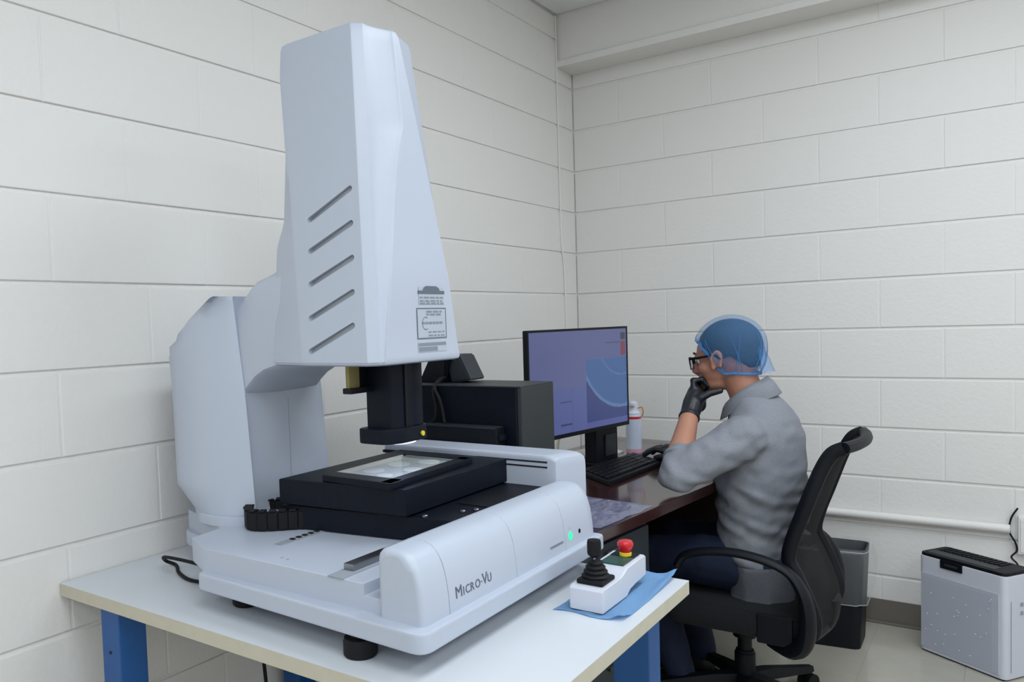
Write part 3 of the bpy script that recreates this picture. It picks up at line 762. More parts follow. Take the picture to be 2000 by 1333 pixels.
x, y = .545, -.66; r = .030
bm = B(); lathe(bm, [(r*.9, 0), (r, .005), (r, .150), (r*.96, .156), (r*.7, .165), (r*.55, .168)], (x, y, DZ), 28); obj('body', bm, CANW, can)
bm = B(); lathe(bm, [(r+.0006, .140), (r+.0006, .149)], (x, y, DZ), 28); obj('red_band', bm, REDP, can)
bm = B(); lathe(bm, [(r+.0006, .004), (r+.0006, .02)], (x, y, DZ), 28); obj('red_foot_band', bm, mat('pinkish', (206, 150, 170), .5), can)
bm = B(); lathe(bm, [(r*.92, .152), (r*.95, .162), (r*.75, .170), (r*.62, .176), (r*.64, .195), (r*.5, .206), (r*.2, .210)], (x, y, DZ), 24); obj('cap', bm, PURI, can)
bm = B(); box(bm, (x+.004, y-.012, DZ+.197), (.020, .03, .016), .004); obj('trigger', bm, PURI, can)
bm = B(); tube(bm, spline([(x+.02, y, DZ+.182), (x+.036, y, DZ+.186), (x+.040, y, DZ+.165), (x+.034, y, DZ+.150)], 5), .0025, 6); obj('straw', bm, ORANGE, can)
for i, (zz, pts, lab) in enumerate(((DZ, [(.30, -.86), (.36, -.60), (.50, -.66), (.47, -.98)], 'lower white paper sheet in the pile beneath the monitor'), (DZ+.006, [(.34, -.80), (.36, -.62), (.49, -.68), (.44, -.86)], 'upper white paper sheet in the pile beneath the monitor'))):
    bm = B(); prism(bm, pts, zz+.0005, zz+.006); tag(obj('paper', bm, PAPER), lab, 'paper')
bm = B(); tube(bm, spline([(.33, -.90, DZ+.008), (.30, -.84, DZ+.05), (.30, -.80, DZ+.085), (.33, -.74, DZ+.10), (.36, -.68, DZ+.105), (.40, -.62, DZ+.10), (.42, -.55, DZ+.02)], 8), .006, 8)
tag(obj('white_cable', bm, WHITEP), 'white cable curling up from the desk below the monitor', 'cable')
# crumpled plastic
pb = B(); n = 26; vs = []
q0, q1, q2, q3 = Vector((.72, -1.83, 0)), Vector((.905, -1.80, 0)), Vector((.935, -1.50, 0)), Vector((.70, -1.47, 0))
for i in range(n+1):
    row = []
    for j in range(n+1):
        u, v = i/n, j/n; p = (q0*(1-u)+q1*u)*(1-v)+(q3*(1-u)+q2*u)*v
        z = DZ+.002+.010*abs(noise.noise(Vector((u*6, v*6, 1))))+.008*abs(noise.noise(Vector((u*14, v*13, 4))))
        ed = min(u, v, 1-u, 1-v); z = DZ+.001+(z-DZ)*ss(0, .12, ed)
        p.x += .01*noise.noise(Vector((u*5, v*5, 9))); row.append(pb.verts.new((p.x, p.y, z)))
    vs.append(row)
for i in range(n):
    for j in range(n): pb.faces.new((vs[i][j], vs[i+1][j], vs[i+1][j+1], vs[i][j+1]))
tag(obj('plastic_bag', pb, PLAST, ang=15), 'crumpled clear grey plastic bag at the near end of the desk', 'bag')

# ================================================================== CHAIR
CX, CYC = 1.060, -1.045
ch = thing('office_chair', 'black mesh-back swivel office chair under the seated man', 'chair', (CX, CYC, 0))
bm = B(); rings = []
for z, k in ((.322, .90), (.332, .97), (.35, 1.0), (.375, 1.0), (.392, .97), (.400, .90)):
    pl = roundpoly([(.855, -1.265), (1.275, -1.255), (1.275, -.825), (.855, -.815)], .07, 5)
    rings.append([(CX+(x-CX)*k, CYC+(y-CYC)*k, z) for x, y in pl])
loft(bm, rings); obj('seat', bm, mat('seat_fabric', (10, 13, 20), .9, bump=.3, bscale=300), ch)
obj('seat_plate', bx(.93, 1.19, -1.17, -.92, .295, .325, .006), BLKP, ch)
bm = B(); lathe(bm, [(.036, .245), (.036, .30)], (CX, CYC, 0), 20); obj('tilt_housing', bm, BLKP, ch)
bm = B(); lathe(bm, [(.032, .09), (.032, .19), (.028, .195), (.028, .20), (.022, .20), (.022, .26)], (CX, CYC, 0), 20); obj('gas_lift', bm, BLKP, ch)
prof = [(1.268, .335), (1.294, .355), (1.302, .40), (1.285, .46), (1.255, .53), (1.236, .575), (1.250, .64), (1.275, .71), (1.300, .78), (1.325, .845), (1.350, .888), (1.380, .905)]
ps = spline([(x, 0, z) for x, z in prof], 5)
YN, YF = -1.235, -.835
def backpt(p, s):   # s -1..1 across, gently hollow
    wd = 1-.10*ss(.72, .93, p.z)-.06*(1-ss(.33, .5, p.z)); y = (YN+YF)/2+(YF-YN)/2*s*wd
    return (p.x+.028*(1-s*s), y, p.z)
bm = B(); ns = 12
g1 = [[bm.verts.new(backpt(p, -1+2*i/ns)) for i in range(ns+1)] for p in ps]
for a, b in zip(g1, g1[1:]):
    for i in range(ns): bm.faces.new((a[i], a[i+1], b[i+1], b[i]))
bmesh.ops.solidify(bm, geom=bm.faces[:], thickness=.004)
obj('back_mesh', bm, MESHB, ch, ang=60)
for s in (-1, 1):
    bm = B(); tube(bm, [backpt(p, s) for p in ps], .0165, 10, flat=(1, 1.25)); obj('back_frame', bm, BLKP, ch)
bm = B(); tube(bm, [backpt(ps[-1], -1+2*i/10) for i in range(11)], .017, 10); obj('top_rail', bm, BLKP, ch)
bm = B(); tube(bm, [backpt(ps[1], -1+2*i/10) for i in range(11)], .022, 10); obj('lower_rail', bm, BLKP, ch)
bm = B(); tube(bm, spline([(1.10, CYC, .305), (1.25, CYC, .30), (1.31, CYC, .34), (1.325, CYC, .42)], 5), [.03]*16, 10, flat=(1.6, .6)); obj('back_bracket', bm, BLKP, ch)
for s, yb in ((-1, -1.285), (1, -.795)):
    pts = spline([(.926, yb, .520), (.945, yb, .552), (.99, yb, .571), (1.06, yb, .583), (1.13, yb, .582), (1.20, yb, .568), (1.25, yb, .543), (1.282, yb, .495), (1.294, yb-.006*s, .43), (1.288, yb-.015*s, .36), (1.262, yb-.03*s, .318), (1.18, yb-.10*s, .305)], 5)
    nn = len(pts); rs = [.016+.014*ss(.5, .8, i/nn)-.008*ss(.9, 1, i/nn) for i in range(nn)]
    bm = B(); tube(bm, pts, rs, 12, flat=(1.25, .8)); obj('armrest', bm, BLKP, ch)
    bm = B(); box(bm, (1.20, yb-.03*s, .36), (.10, .014, .09), .006); obj('arm_bracket', bm, BLKP, ch)
for k in range(5):
    a = math.radians(54+72*k+8); d = Vector((math.cos(a), math.sin(a), 0))
    bm = B(); c0 = Vector((CX, CYC, 0))
    rings = []
    for t, hw_2, zt, zb in ((.02, .030, .125, .085), (.10, .024, .118, .085), (.22, .019, .095, .070), (.29, .016, .082, .060), (.31, .012, .078, .062)):
        p = c0+d*t; n_ = Vector((-d.y, d.x, 0))*hw_2
        rings.append([(p-n_).to_tuple()[:2]+(zb,), (p+n_).to_tuple()[:2]+(zb,), (p+n_*.7).to_tuple()[:2]+(zt,), (p-n_*.7).to_tuple()[:2]+(zt,)])
    loft(bm, rings); bl = obj('base_leg', bm, BLKP, ch)
    p = c0+d*.295; n_ = Vector((-d.y, d.x, 0))
    bm = B()
    for s in (-1, 1):
        cc_ = p+n_*.013*s+Vector((0, 0, .028)); m4 = Matrix.Translation(cc_) @ Matrix.Rotation(math.atan2(n_.y, n_.x), 4, 'Z') @ Matrix.Rotation(PI/2, 4, 'Y')
        rr = bmesh.ops.create_cone(bm, cap_ends=True, segments=18, radius1=.028, radius2=.028, depth=.018, matrix=m4)
    obj('caster', bm, RUB, bl)
    bm = B(); tube(bm, [p+Vector((0, 0, .03)), p+Vector((0, 0, .065))], .008, 8); obj('caster_stem', bm, BLKP, bl)

# ================================================================== BIN, PURIFIER
bn = thing('waste_bin', 'black plastic waste bin with clear liner behind the office chair', 'bin', (1.165, -.27, 0))
def bin_sec(z, ins=0, zt=.372):
    t = z/zt; k = .92+.12*t; cx, cyy = 1.176, -.275
    pl = roundpoly([(1.045, -.40), (1.307, -.36), (1.302, -.155), (1.045, -.165)], .03, 4)
    return [(cx+(x-cx)*(k-ins), cyy+(y-cyy)*(k-ins), z) for x, y in pl]
bm = B(); loft(bm, [bin_sec(z) for z in (0, .006, .12, .25, .362, .372)]+[bin_sec(.372, .03), bin_sec(.2, .04), bin_sec(.012, .05)]); obj('tub', bm, BLKP, bn)
rb2 = random.Random(5); bm = B()
rings = []
for z, off in ((.20, -.07), (.28, -.06), (.34, -.045), (.376, -.02), (.386, -.004), (.380, .018), (.355, .035), (.315, .055), (.26, .06), (.21, .05), (.178, .03)):
    pl = bin_sec(max(z, .1)); ring = []
    for i, p in enumerate(pl):
        nz = noise.noise(Vector((p[0]*30, p[1]*30, z*22+off*40))); cxv = Vector((p[0]-1.176, p[1]+.275, 0)).normalized()
        ring.append(Vector(p)+cxv*(off*.62+.010*nz)+Vector((0, 0, .007*noise.noise(Vector((p[0]*50, p[1]*50, 3))))))
    rings.append(ring)
loft(bm, rings, caps=False); lno = obj('liner', bm, LINER, bn, ang=180, label='clear plastic liner folded over the rim')
for q in (5, 10):  # pale tubes along liner edges, painting in the rim's white highlights
    bm = B(); rg_ = [p+Vector((0, 0, .004*noise.noise(p*60))) for p in rings[q]]; tube(bm, rg_+[rg_[0]], [.0016+.0012*abs(noise.noise(p*45)) for p in rg_+[rg_[0]]], 6); obj('liner_edge_glint', bm, LINGLINT, lno)
P0, P1 = Vector((1.473, -.224, 0)), Vector((1.733, -.394, 0)); pu = (P1-P0).normalized(); pv = Vector((-pu.y, pu.x, 0)); PW = (P1-P0).length+.006; PD = .150; PH = .378
pr = thing('air_purifier', 'white boxy air purifier with perforated front and black top grille', 'purifier', ((P0+pu*PW/2+pv*PD/2).x, (P0+pu*PW/2+pv*PD/2).y, 0))
def pl2(a, b): q = P0+pu*a+pv*b; return (q.x, q.y)
def pbox(a0, a1, b0, b1, z0, z1, bevel=0, rr=0):
    bm = B(); poly = [pl2(a0, b0), pl2(a1, b0), pl2(a1, b1), pl2(a0, b1)]
    if rr: poly = roundpoly(poly, rr, 4)
    prism(bm, poly, z0, z1, bevel); return bm
obj('body', pbox(0, PW, .004, PD, .006, PH-.012, .004, .022), PURI, pr)
obj('foot_ring', pbox(.01, PW-.01, .01, PD-.01, 0, .007), BLKP, pr)
obj('top_grille', pbox(.002, PW-.002, .006, PD-.002, PH-.013, PH, .004, .022), BLKP, pr, label='black recessed top panel')
obj('top_slot', pbox(.02, PW-.05, .022, .065, PH-.0005, PH+.0012), CHARL, pr)
for i in range(14):
    obj('grille_slat', pbox(.03+i*.0165, .03+i*.0165+.008, .075, .135, PH-.0005, PH+.003, .001), BLKP, pr)
obj('display', pbox(.088, .168, -.001, .008, PH-.040, PH-.010, .001), BLKP, pr)
obj('display_print', pbox(.105, .152, -.0016, -.0008, PH-.028, PH-.020), CHARL, pr)
fp = obj('front_panel', pbox(.012, PW-.022, .0015, .006, .02, PH-.075, .001), PURG, pr)
bm = B(); nh = 0
for i in range(40):
    for j in range(43):
        a, z = .018+i*.0064+(.0032 if j % 2 else 0), .026+j*.0062
        if a > PW-.03: continue
        if z > PH-.10 and (i*7+j*3) % 4: 
            if z > PH-.083: continue
        q = P0+pu*a+pv*.0012; s = .0016; h = pu*s
        bm.faces.new([bm.verts.new((q.x-h.x, q.y-h.y, z)), bm.verts.new((q.x, q.y, z-s)), bm.verts.new((q.x+h.x, q.y+h.y, z)), bm.verts.new((q.x, q.y, z+s))])
o = obj('perforation', bm, mat('hole_grey', (150, 154, 170), .7), fp); o['kind'] = 'stuff'
r3 = random.Random(11); 
for i in range(26):
    a, z = r3.uniform(.03, PW-.045), r3.uniform(.04, PH-.10); q = P0+pu*a+pv*.0005
    bm = B(); ell(bm, (q.x, q.y, z), (.0022, .0022, .0022), seg=8, rings=6); obj('stud', bm, PURI, fp)
obj('side_seam', pbox(PW-.0007, PW+.0008, .03, .034, .03, PH-.10), MACHG, pr)
for z in (.262, .232): 
    q = P0+pu*PW+pv*.085
    bm = B(); box(bm, (q.x, q.y, z), (.006, .014, .014), .002, Matrix.Rotation(math.atan2(pu.y, pu.x), 4, 'Z')); obj('side_button', bm, MACHG, pr)
bm = B(); tube(bm, spline([(1.775, -.012, .53), (1.755, -.014, .49), (1.750, -.018, .44), (1.768, -.02, .40), (1.772, -.022, .37), (1.756, -.026, .345), (1.775, -.03, .32), (1.77, -.035, .29), (1.74, -.06, .25), (1.73, -.10, .10), (1.72, -.10, .006), (1.80, -.12, .006)], 6), .0032, 8)
obj('power_cord', bm, RUB, pr)
ol = thing('outlet_box', 'painted outlet box on the back wall above the purifier cord', 'outlet', (1.815, -.01, .53))
obj('box', bx(1.776, 1.856, -.03, 0, .36, .50, .003), WALL, ol); obj('plate', bx(1.783, 1.849, -.034, -.03, .368, .492, .002), WALL, ol)
bm = B(); tube(bm, spline([(1.75, -.14, .05), (1.80, -.16, .05), (1.86, -.2, .035)], 5), .006, 8); tube(bm, spline([(1.75, -.15, .025), (1.80, -.17, .025), (1.86, -.21, .015)], 5), .006, 8)
tag(obj('floor_cable', bm, WHITEP), 'white cable near the floor just right of the air purifier', 'cable')

# ================================================================== PERSON
pe = thing('person', 'person in grey shirt, blue hairnet and black gloves, seated, chin on hand', 'person', (1.08, -.97, 0))
HC = Vector((.992, -.965, 1.153))
HR = Matrix.Translation(HC) @ Matrix.Rotation(PI, 4, 'Z') @ Matrix.Rotation(math.radians(-3), 4, 'Z') @ Matrix.Rotation(math.radians(8), 4, 'Y')
def hp(x, y, z): return HR @ Vector((x, y, z))
hrot = HR.to_3x3().to_4x4()
SHL, ELL_, WRL = Vector((1.085, -1.140, .905)), Vector((.934, -1.315, .802)), Vector((.908, -1.085, .968))
SHR, ELR, WRR = Vector((1.075, -.79, .905)), Vector((.93, -.66, .805)), Vector((.800, -.80, .792))
def lerp(a, b, t): return a+(b-a)*t
bm = B()
def hell(c, r): ell(bm, hp(*c), r, hrot, 24, 16)
hell((-.018, 0, .030), (.100, .077, .088)); hell((.020, 0, .010), (.074, .066, .085)); hell((.034, 0, -.040), (.058, .056, .062))
hell((.040, 0, -.084), (.048, .046, .028)); hell((.078, 0, -.094), (.018, .020, .016)); hell((-.03, 0, -.03), (.07, .062, .06))
chain(bm, [hp(.082, -.032, .012), hp(.090, 0, .010), hp(.082, .032, .012)], [.011, .011, .011])
chain(bm, [hp(.088, 0, .002), hp(.100, 0, -.016), hp(.110, 0, -.034), hp(.100, 0, -.043)], [.009, .0095, .012, .010])
hell((.098, .012, -.040), (.009, .008, .007)); hell((.098, -.012, -.040), (.009, .008, .007))
hell((.088, 0, -.062), (.012, .024, .007)); hell((.086, 0, -.073), (.011, .022, .007))
hell((.058, .040, -.030), (.026, .022, .022)); hell((.058, -.040, -.030), (.026, .022, .022))
for s in (-1, 1):     # ears: rim and lobe
    pts = [hp(.006+.018*math.cos(a)-.004*math.sin(a), s*(.074+.010*(1 if i > 1 else .5)), -.012+.031*math.sin(a)) for i, a in enumerate([math.radians(q) for q in range(-60, 260, 40)])]
    chain(bm, pts, [.0052]*len(pts), 8); ell(bm, hp(.004, s*.076, -.014), (.014, .006, .024), hrot, 12, 8)
nb = Vector((1.075, -.965, .985))
chain(bm, [hp(-.030, 0, -.05), lerp(hp(-.03, 0, -.07), nb, .5), nb, Vector((1.09, -.965, .92))], [.056, .054, .062, .09], 18)
for sh, el, wr in ((SHL, ELL_, WRL), (SHR, ELR, WRR)):
    chain(bm, [Vector((1.09, -.965, .92)), sh, lerp(sh, el, .5), el], [.09, .055, .046, .040], 14)
    chain(bm, [el, lerp(el, wr, .3), lerp(el, wr, .6), wr], [.040, .043, .036, .029], 14)
    d = (wr-el).normalized(); chain(bm, [wr, wr+d*.05], [.028, .026])
chain(bm, [Vector((1.09, -.965, .92)), Vector((1.10, -.965, .75)), Vector((1.09, -.965, .52))], [.10, .11, .11], 16)
for s, yk in ((-1, -1.085), (1, -.85)):
    hip = Vector((1.10, -.965+s*.09, .475))
    chain(bm, [Vector((1.09, -.965, .52)), hip, Vector((.92, yk, .49)), Vector((.76, yk, .475)), Vector((.80, yk, .29)), Vector((.86, yk, .09))], [.11, .075, .07, .052, .046, .030], 14)
body = fuse(bm, .0055, 3); obj('body', body, SKIN, pe, ang=180)
# eyes
for s in (-1, 1):
    bm = B(); ell(bm, hp(.075, s*.031, -.004), (.0115, .0115, .0115), hrot); ey_ = obj('eye', bm, EYEW, pe)
    bm = B(); ell(bm, hp(.0845, s*.031, -.005), (.003, .0055, .0055), hrot, 12, 8); obj('iris', bm, HAIR, ey_)
    bm = B(); tube(bm, [hp(.090, s*.018, .020), hp(.092, s*.033, .025), hp(.084, s*.050, .021)], [.003, .0042, .002], 8); obj('eyebrow', bm, HAIR, pe)
# hair: short dark cap, faded above the ears
def hairline(phi):
    p = abs(((phi+PI) % (2*PI))-PI)
    pts_ = [(0, .066), (.5, .062), (.75, .046), (1.0, .030), (1.25, -.004), (1.5, -.008), (1.75, .0), (2.0, -.020), (2.5, -.048), (PI, -.054)]
    for (p0, z0), (p1, z1) in zip(pts_, pts_[1:]):
        if p <= p1+1e-6: return z0+(z1-z0)*(p-p0)/(p1-p0)
    return pts_[-1][1]
bm = B(); hr_ = []
for j in range(1, 17):
    row = []
    for i in range(64):
        phi = 2*PI*i/64; ze = hairline(phi); te = math.asin(max(-.97, min(.97, (ze-.033)/.0905))); th = PI/2-(PI/2-te)*j/16
        k = math.cos(th) if th > -.2 else math.cos(-.2)+(math.cos(th)-math.cos(-.2))*.45
        row.append(bm.verts.new((-.020+.1035*k*math.cos(phi), .0805*k*math.sin(phi), .033+.0905*math.sin(th))))
    hr_.append(row)
for a_, b_ in zip(hr_, hr_[1:]):
    for i in range(64): bm.faces.new((a_[i], a_[(i+1) % 64], b_[(i+1) % 64], b_[i]))
bm.faces.new(hr_[0]); bmesh.ops.recalc_face_normals(bm, faces=bm.faces); bmesh.ops.solidify(bm, geom=bm.faces[:], thickness=.004)
bm.transform(HR); obj('hair', bm, HAIR, pe, ang=180)
bm = B(); chain(bm, [hp(.062, -.028, -.092), hp(.078, -.012, -.106), hp(.078, .012, -.106), hp(.062, .028, -.092)], [.008, .009, .009, .008], 8)
obj('beard', fuse(bm, .003, 2), HAIR, pe, ang=180)
# hairnet
bm = B(); NU, NV = 72, 22; rows_ = []
def net_edge(phi):   # lower edge height (head-local) as a function of angle from the brow
    c = math.cos(phi); f = (1-c)/2
    return .060-.118*ss(.04, .48, f)-.012*ss(.55, 1, f)
def net_pt(phi, t, off=1.0):
    ze = net_edge(phi); z = .136+(ze-.136)*t**1.0 if t > .55 else None
    zt = .137; u = t
    # even steps in arc near the crown, in height lower down
    zz = .036+.101*math.cos(u*PI/2/.55) if u <= .55 else .036+(ze-.036)*((u-.55)/.45)
    if ze > .036 and u > .35:
        u2 = (u-.35)/.65; z35 = .036+.101*math.cos(.35*PI/2/.55); zz = z35+(ze-z35)*u2
    k = math.sqrt(max(0, 1-((zz-.036)/.101)**2)) if zz > .036 else 1-.20*((.036-zz)/.1)**2
    puff = 1+.035*math.sin(PI*u)*(1+.6*math.cos(phi+.4))+.014*math.sin(phi*23+3*math.sin(phi*3))*u**1.5+.009*math.sin(phi*11+u*4)*u
    g = (1-.07*ss(.86, 1, u))*off
    return Vector((-.020+.112*k*math.cos(phi)*puff*g, .091*k*math.sin(phi)*puff*g, zz))
for j in range(NV+1):
    rows_.append([bm.verts.new(net_pt(2*PI*i/NU, j/NV)) for i in range(NU)])
for a, b in zip(rows_[1:], rows_[2:]):
    for i in range(NU): bm.faces.new((a[i], a[(i+1) % NU], b[(i+1) % NU], b[i]))
bm.faces.new(rows_[1]); bmesh.ops.delete(bm, geom=rows_[0], context='VERTS')
edge = [v.co.copy() for v in rows_[-1]]
bm.transform(HR); net = obj('hairnet', bm, NET, pe, ang=180, label='translucent blue hairnet')
bm = B(); ep = [HR @ e for e in edge]; tube(bm, ep+[ep[0]], [.0042+.0012*math.sin(i*1.9) for i in range(NU+1)], 8); obj('elastic_band', bm, NETB, net)
for i in range(20):   # gathered pleats running up from the band
    phi = 2*PI*i/20+random.uniform(-.1, .1); sh = random.uniform(-.5, .5)
    pts = [HR @ net_pt(phi+sh*(1-t)*1.6, t, 1.004) for t in [1-.055*k for k in range(11)]]
    bm = B(); tube(bm, pts, [.0018-.00014*k for k in range(11)], 6); obj('pleat', bm, NETP, net)
bm = B(); rings = []
for t in range(6):
    f = t/5; c = Vector((-.108-.020*f, 0, .035-.105*f)); wv = .02+.035*f
    rings.append([c+Vector((.004*math.sin(k*2.1+t), wv*math.cos(2*PI*k/12), 0))+Vector((.010*(.5+f)*math.sin(2*PI*k/12), 0, .004*math.sin(k*1.7))) for k in range(12)])
loft(bm, [[HR @ p for p in r] for r in rings], caps=False); obj('net_tail', bm, NET, net, ang=180)
# glasses
gl = thing('glasses', '', 'x', HC); del gl['label'], gl['category']; gl.parent = pe; gl.location = HC-ORG[pe.name]
for s in (-1, 1):
    c = Vector((.110, s*.034, -.008)); pts = []
    for k in range(25):
        a = 2*PI*k/24; q = abs(math.cos(a))**.6*math.copysign(1, math.cos(a)), abs(math.sin(a))**.6*math.copysign(1, math.sin(a))
        pts.append(hp(c.x-.010*abs(q[0])*(1 if q[0]*s > 0 else 0), c.y+.027*q[0], c.z+.020*q[1]))
    bm = B(); tube(bm, pts, [.0028 if math.sin(2*PI*k/24) > -.2 else .0018 for k in range(25)], 8); obj('rim', bm, BLKP, gl)
    bm = B(); vv = [bm.verts.new(p) for p in pts[:-1]]; bm.faces.new(vv); bmesh.ops.solidify(bm, geom=bm.faces[:], thickness=.001); obj('lens', bm, LENSG, gl)
    bm = B(); tube(bm, [hp(.100, s*.062, .008), hp(.06, s*.076, .008), hp(.010, s*.083, .010), hp(-.012, s*.085, -.006)], [.003, .0026, .0024, .0022], 8, flat=(1, 1.5)); obj('temple_arm', bm, BLKP, gl)
bm = B(); tube(bm, [hp(.109, -.010, -.002), hp(.112, 0, .002), hp(.109, .010, -.002)], .0024, 8); obj('bridge', bm, BLKP, gl)
# shirt torso + sleeves
def fold(co):
    n1 = noise.noise(Vector((co.x*7-co.z*5, co.y*6, co.z*30+co.x*12))); n2 = noise.noise(Vector((co.x*22+5, co.y*18, co.z*34-co.x*20)))
    lowm = .35+.65*(1-ss(.66, .84, co.z))
    slv = ss(-1.10, -1.17, co.y) if co.y < -1.1 else 0
    n3 = noise.noise(Vector((co.x*30+co.z*14, co.y*14-co.z*16, co.z*26)))
    return (.0125*n1+.005*n2)*max(lowm, .6*slv)+.005*n3*slv
bm = B(); rings = []
for x, z, rx, ry in ((1.110, .385, .075, .165), (1.105, .43, .095, .178), (1.088, .50, .100, .178), (1.088, .58, .118, .176), (1.092, .65, .128, .178), (1.096, .74, .141, .186), (1.100, .82, .134, .192), (1.106, .90, .120, .190), (1.108, .95, .100, .168), (1.103, .985, .085, .125), (1.090, 1.015, .074, .088), (1.080, 1.03, .066, .072)):
    rings.append([(x+rx*math.cos(2*PI*k/32), -.965+ry*math.sin(2*PI*k/32), z) for k in range(32)])
loft(bm, rings)
for sh, el, wr in ((SHL, ELL_, WRL), (SHR, ELR, WRR)):
    tip = lerp(el, wr, .29)
    chain(bm, [lerp(sh, Vector((1.10, -.965, .90)), .35), sh, lerp(sh, el, .35), lerp(sh, el, .7), el+Vector((.0, 0, .002))], [.072, .076, .067, .060, .050], 16)
    chain(bm, [el+Vector((0, 0, .002)), lerp(el, wr, .18), tip], [.050, .053, .046], 16)
sh_ = fuse(bm, .0075, 5, fold)
shirt = obj('shirt', sh_, SHIRT, pe, ang=180)
# collar
bm = B(); rings = []
NC = 40
for r_s, zz, dx in ((1.0, -.022, 0), (.99, .006, -.002), (.97, .022, -.004), (1.01, .027, -.004), (1.12, .012, .002), (1.26, -.026, .010), (1.25, -.029, .010), (1.08, .006, 0), (1.0, .012, -.002), (.95, -.008, -.004)):
    ring = []
    for k in range(NC):
        a = 2*PI*k/NC; x = 1.058+.068*r_s*math.cos(a)+dx*(1+math.cos(a)); y = -.965+.066*r_s*math.sin(a)
        z = 1.016+zz+.046*math.cos(a)+.003*math.sin(3*a); ring.append((x, y, z))
    rings.append(ring)
loft(bm, rings, caps=False); obj('collar', bm, SHIRT, shirt, ang=180)
for el, wr in ((ELL_, WRL), (ELR, WRR)):
    a, b = lerp(el, wr, .245), lerp(el, wr, .325); bm = B(); tube(bm, [a, lerp(a, b, .3), lerp(a, b, .8), b], [.0475, .0495, .0485, .042], 20); obj('cuff', bm, SHIRT, shirt, ang=180)
# shirt tail hanging over the hip
bm = B(); n1 = 18; vs = []
for i in range(n1+1):
    row = []
    for j in range(9):
        a = math.radians(-150+125*i/n1); t = j/8
        row.append(bm.verts.new((1.10+.118*math.cos(a)+.01*t*math.sin(i*1.3)+.02*t, -.965+(.186+.016*t)*math.sin(a)-.004*math.sin(i*.9+t*3), .50-(.085+.030*math.sin(i/n1*PI))*t)))
    vs.append(row)
for i in range(n1):
    for j in range(8): bm.faces.new((vs[i][j], vs[i+1][j], vs[i+1][j+1], vs[i][j+1]))
bmesh.ops.solidify(bm, geom=bm.faces[:], thickness=.003); obj('shirt_tail', bm, SHIRT, shirt, ang=60)
# jeans, shoes
bm = B()
ell(bm, (1.10, -.965, .475), (.125, .175, .085)); 
for s, yk in ((-1, -1.085), (1, -.85)):
    hip = Vector((1.11, -.965+s*.085, .47))
    chain(bm, [hip, Vector((.95, yk, .488)), Vector((.77, yk, .478)), Vector((.755, yk, .44)), Vector((.80, yk, .29)), Vector((.86, yk, .085))], [.088, .084, .068, .066, .062, .050], 16)
obj('jeans', fuse(bm, .008, 4, lambda c: .004*noise.noise(Vector((c.x*25, c.y*20, c.z*25)))), JEANS, pe, ang=180)
for yk in (-1.085, -.85):
    bm = B(); ell(bm, (.845, yk, .055), (.055, .040, .045)); chain(bm, [Vector((.87, yk, .045)), Vector((.80, yk, .04)), Vector((.72, yk, .034)), Vector((.66, yk, .032))], [.040, .042, .040, .030], 14)
    f = fuse(bm, .006, 3); 
    bmesh.ops.bisect_plane(f, geom=f.verts[:]+f.edges[:]+f.faces[:], plane_co=(0, 0, .004), plane_no=(0, 0, 1), clear_inner=True)
    so = obj('shoe', f, SHOE, pe, ang=180)
    obj('sole', bx(.632, .905, yk-.040, yk+.040, 0, .014, .006), RUB, so)
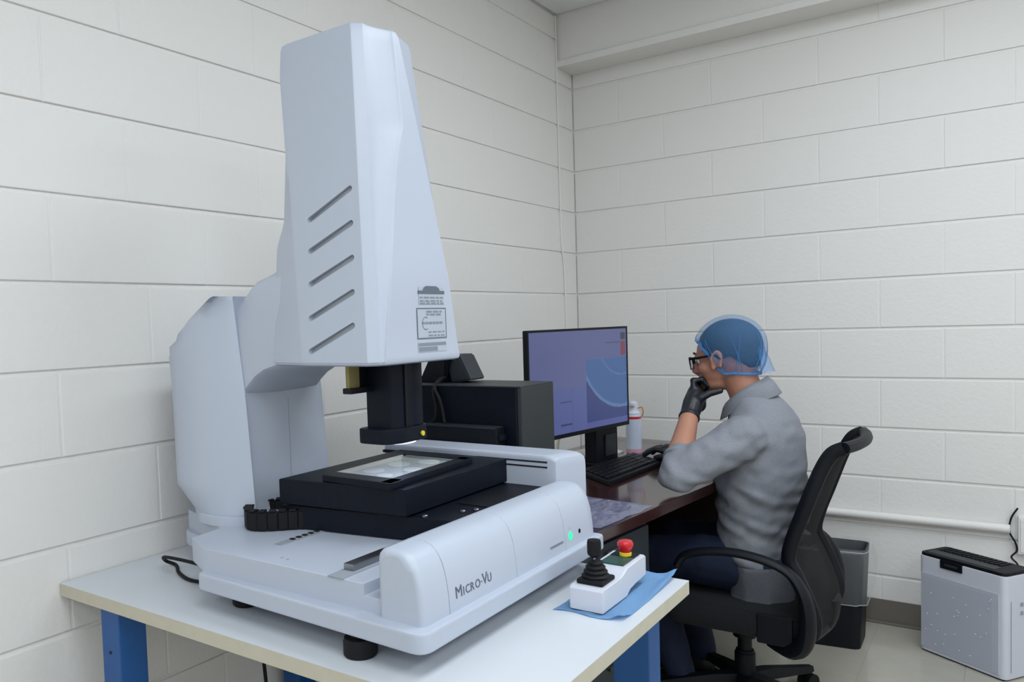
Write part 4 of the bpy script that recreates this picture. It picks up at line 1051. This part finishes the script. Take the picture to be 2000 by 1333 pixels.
# gloves with five fingers
def glove(bm, wr, parts, palm):
    chain(bm, palm[0], palm[1], 12)
    for pts, r in parts: chain(bm, [Vector(p) for p in pts], r, 10)
bm = B()
d = (WRL-ELL_).normalized(); c0 = WRL-d*.012
glove(bm, WRL, [
  ([(.905, -1.030, 1.046), (.900, -1.018, 1.074), (.926, -1.008, 1.078), (.942, -1.000, 1.056)], [.0125, .0115, .0105, .009]),
  ([(.903, -1.008, 1.042), (.896, -.994, 1.072), (.922, -.984, 1.078), (.940, -.980, 1.054)], [.0125, .0118, .0105, .009]),
  ([(.905, -.986, 1.034), (.900, -.970, 1.062), (.922, -.962, 1.068), (.938, -.960, 1.046)], [.012, .0112, .010, .0088]),
  ([(.910, -.968, 1.020), (.906, -.952, 1.044), (.924, -.946, 1.050), (.936, -.946, 1.032)], [.011, .0102, .0092, .008]),
  ([(.918, -1.060, 1.000), (.938, -1.058, 1.022), (.962, -1.048, 1.036), (.992, -1.036, 1.044)], [.0155, .014, .0125, .0105]),
 ], ([c0, WRL, Vector((.908, -1.050, 1.000)), Vector((.906, -1.018, 1.035)), Vector((.912, -.990, 1.022)), Vector((.918, -1.03, .995))], [.0315, .031, .034, .026, .022, .027]))
gv = obj('glove', fuse(bm, .0035, 2), GLOVE, pe, ang=180)
bm = B(); tube(bm, [c0-d*.010, c0-d*.004, c0+d*.004], [.0325, .034, .0325], 18); obj('glove_cuff', bm, GLOVE, gv)
bm = B(); d = (WRR-ELR).normalized(); c0 = WRR-d*.012; hx = Vector((-.98, -.10, 0)).normalized(); hy = Vector((.10, -.98, 0)).normalized()
k = WRR+hx*.075+Vector((0, 0, .006)); prs = []
for i, (o_, ln) in enumerate(((.030, .070), (.010, .078), (-.011, .072), (-.030, .056))):
    a = k+hy*o_; prs.append(([a, a+hx*ln*.45+Vector((0, 0, .004)), a+hx*ln*.8+Vector((0, 0, -.008)), a+hx*ln+Vector((0, 0, -.020))], [.0115, .0105, .0098, .0085]))
prs.append(([WRR+hx*.02+hy*.020, WRR+hx*.045+hy*.045+Vector((0, 0, -.006)), WRR+hx*.075+hy*.052+Vector((0, 0, -.012)), WRR+hx*.10+hy*.048+Vector((0, 0, -.018))], [.015, .013, .0115, .0095]))
glove(bm, WRR, prs, ([c0, WRR, WRR+hx*.04+hy*.012, k+hy*.018, k-hy*.018, WRR+hx*.04-hy*.012], [.031, .031, .027, .019, .019, .027]))
gv = obj('glove', fuse(bm, .0035, 2), GLOVE, pe, ang=180)
bm = B(); tube(bm, [c0-d*.010, c0-d*.004, c0+d*.004], [.0325, .034, .0325], 18); obj('glove_cuff', bm, GLOVE, gv)
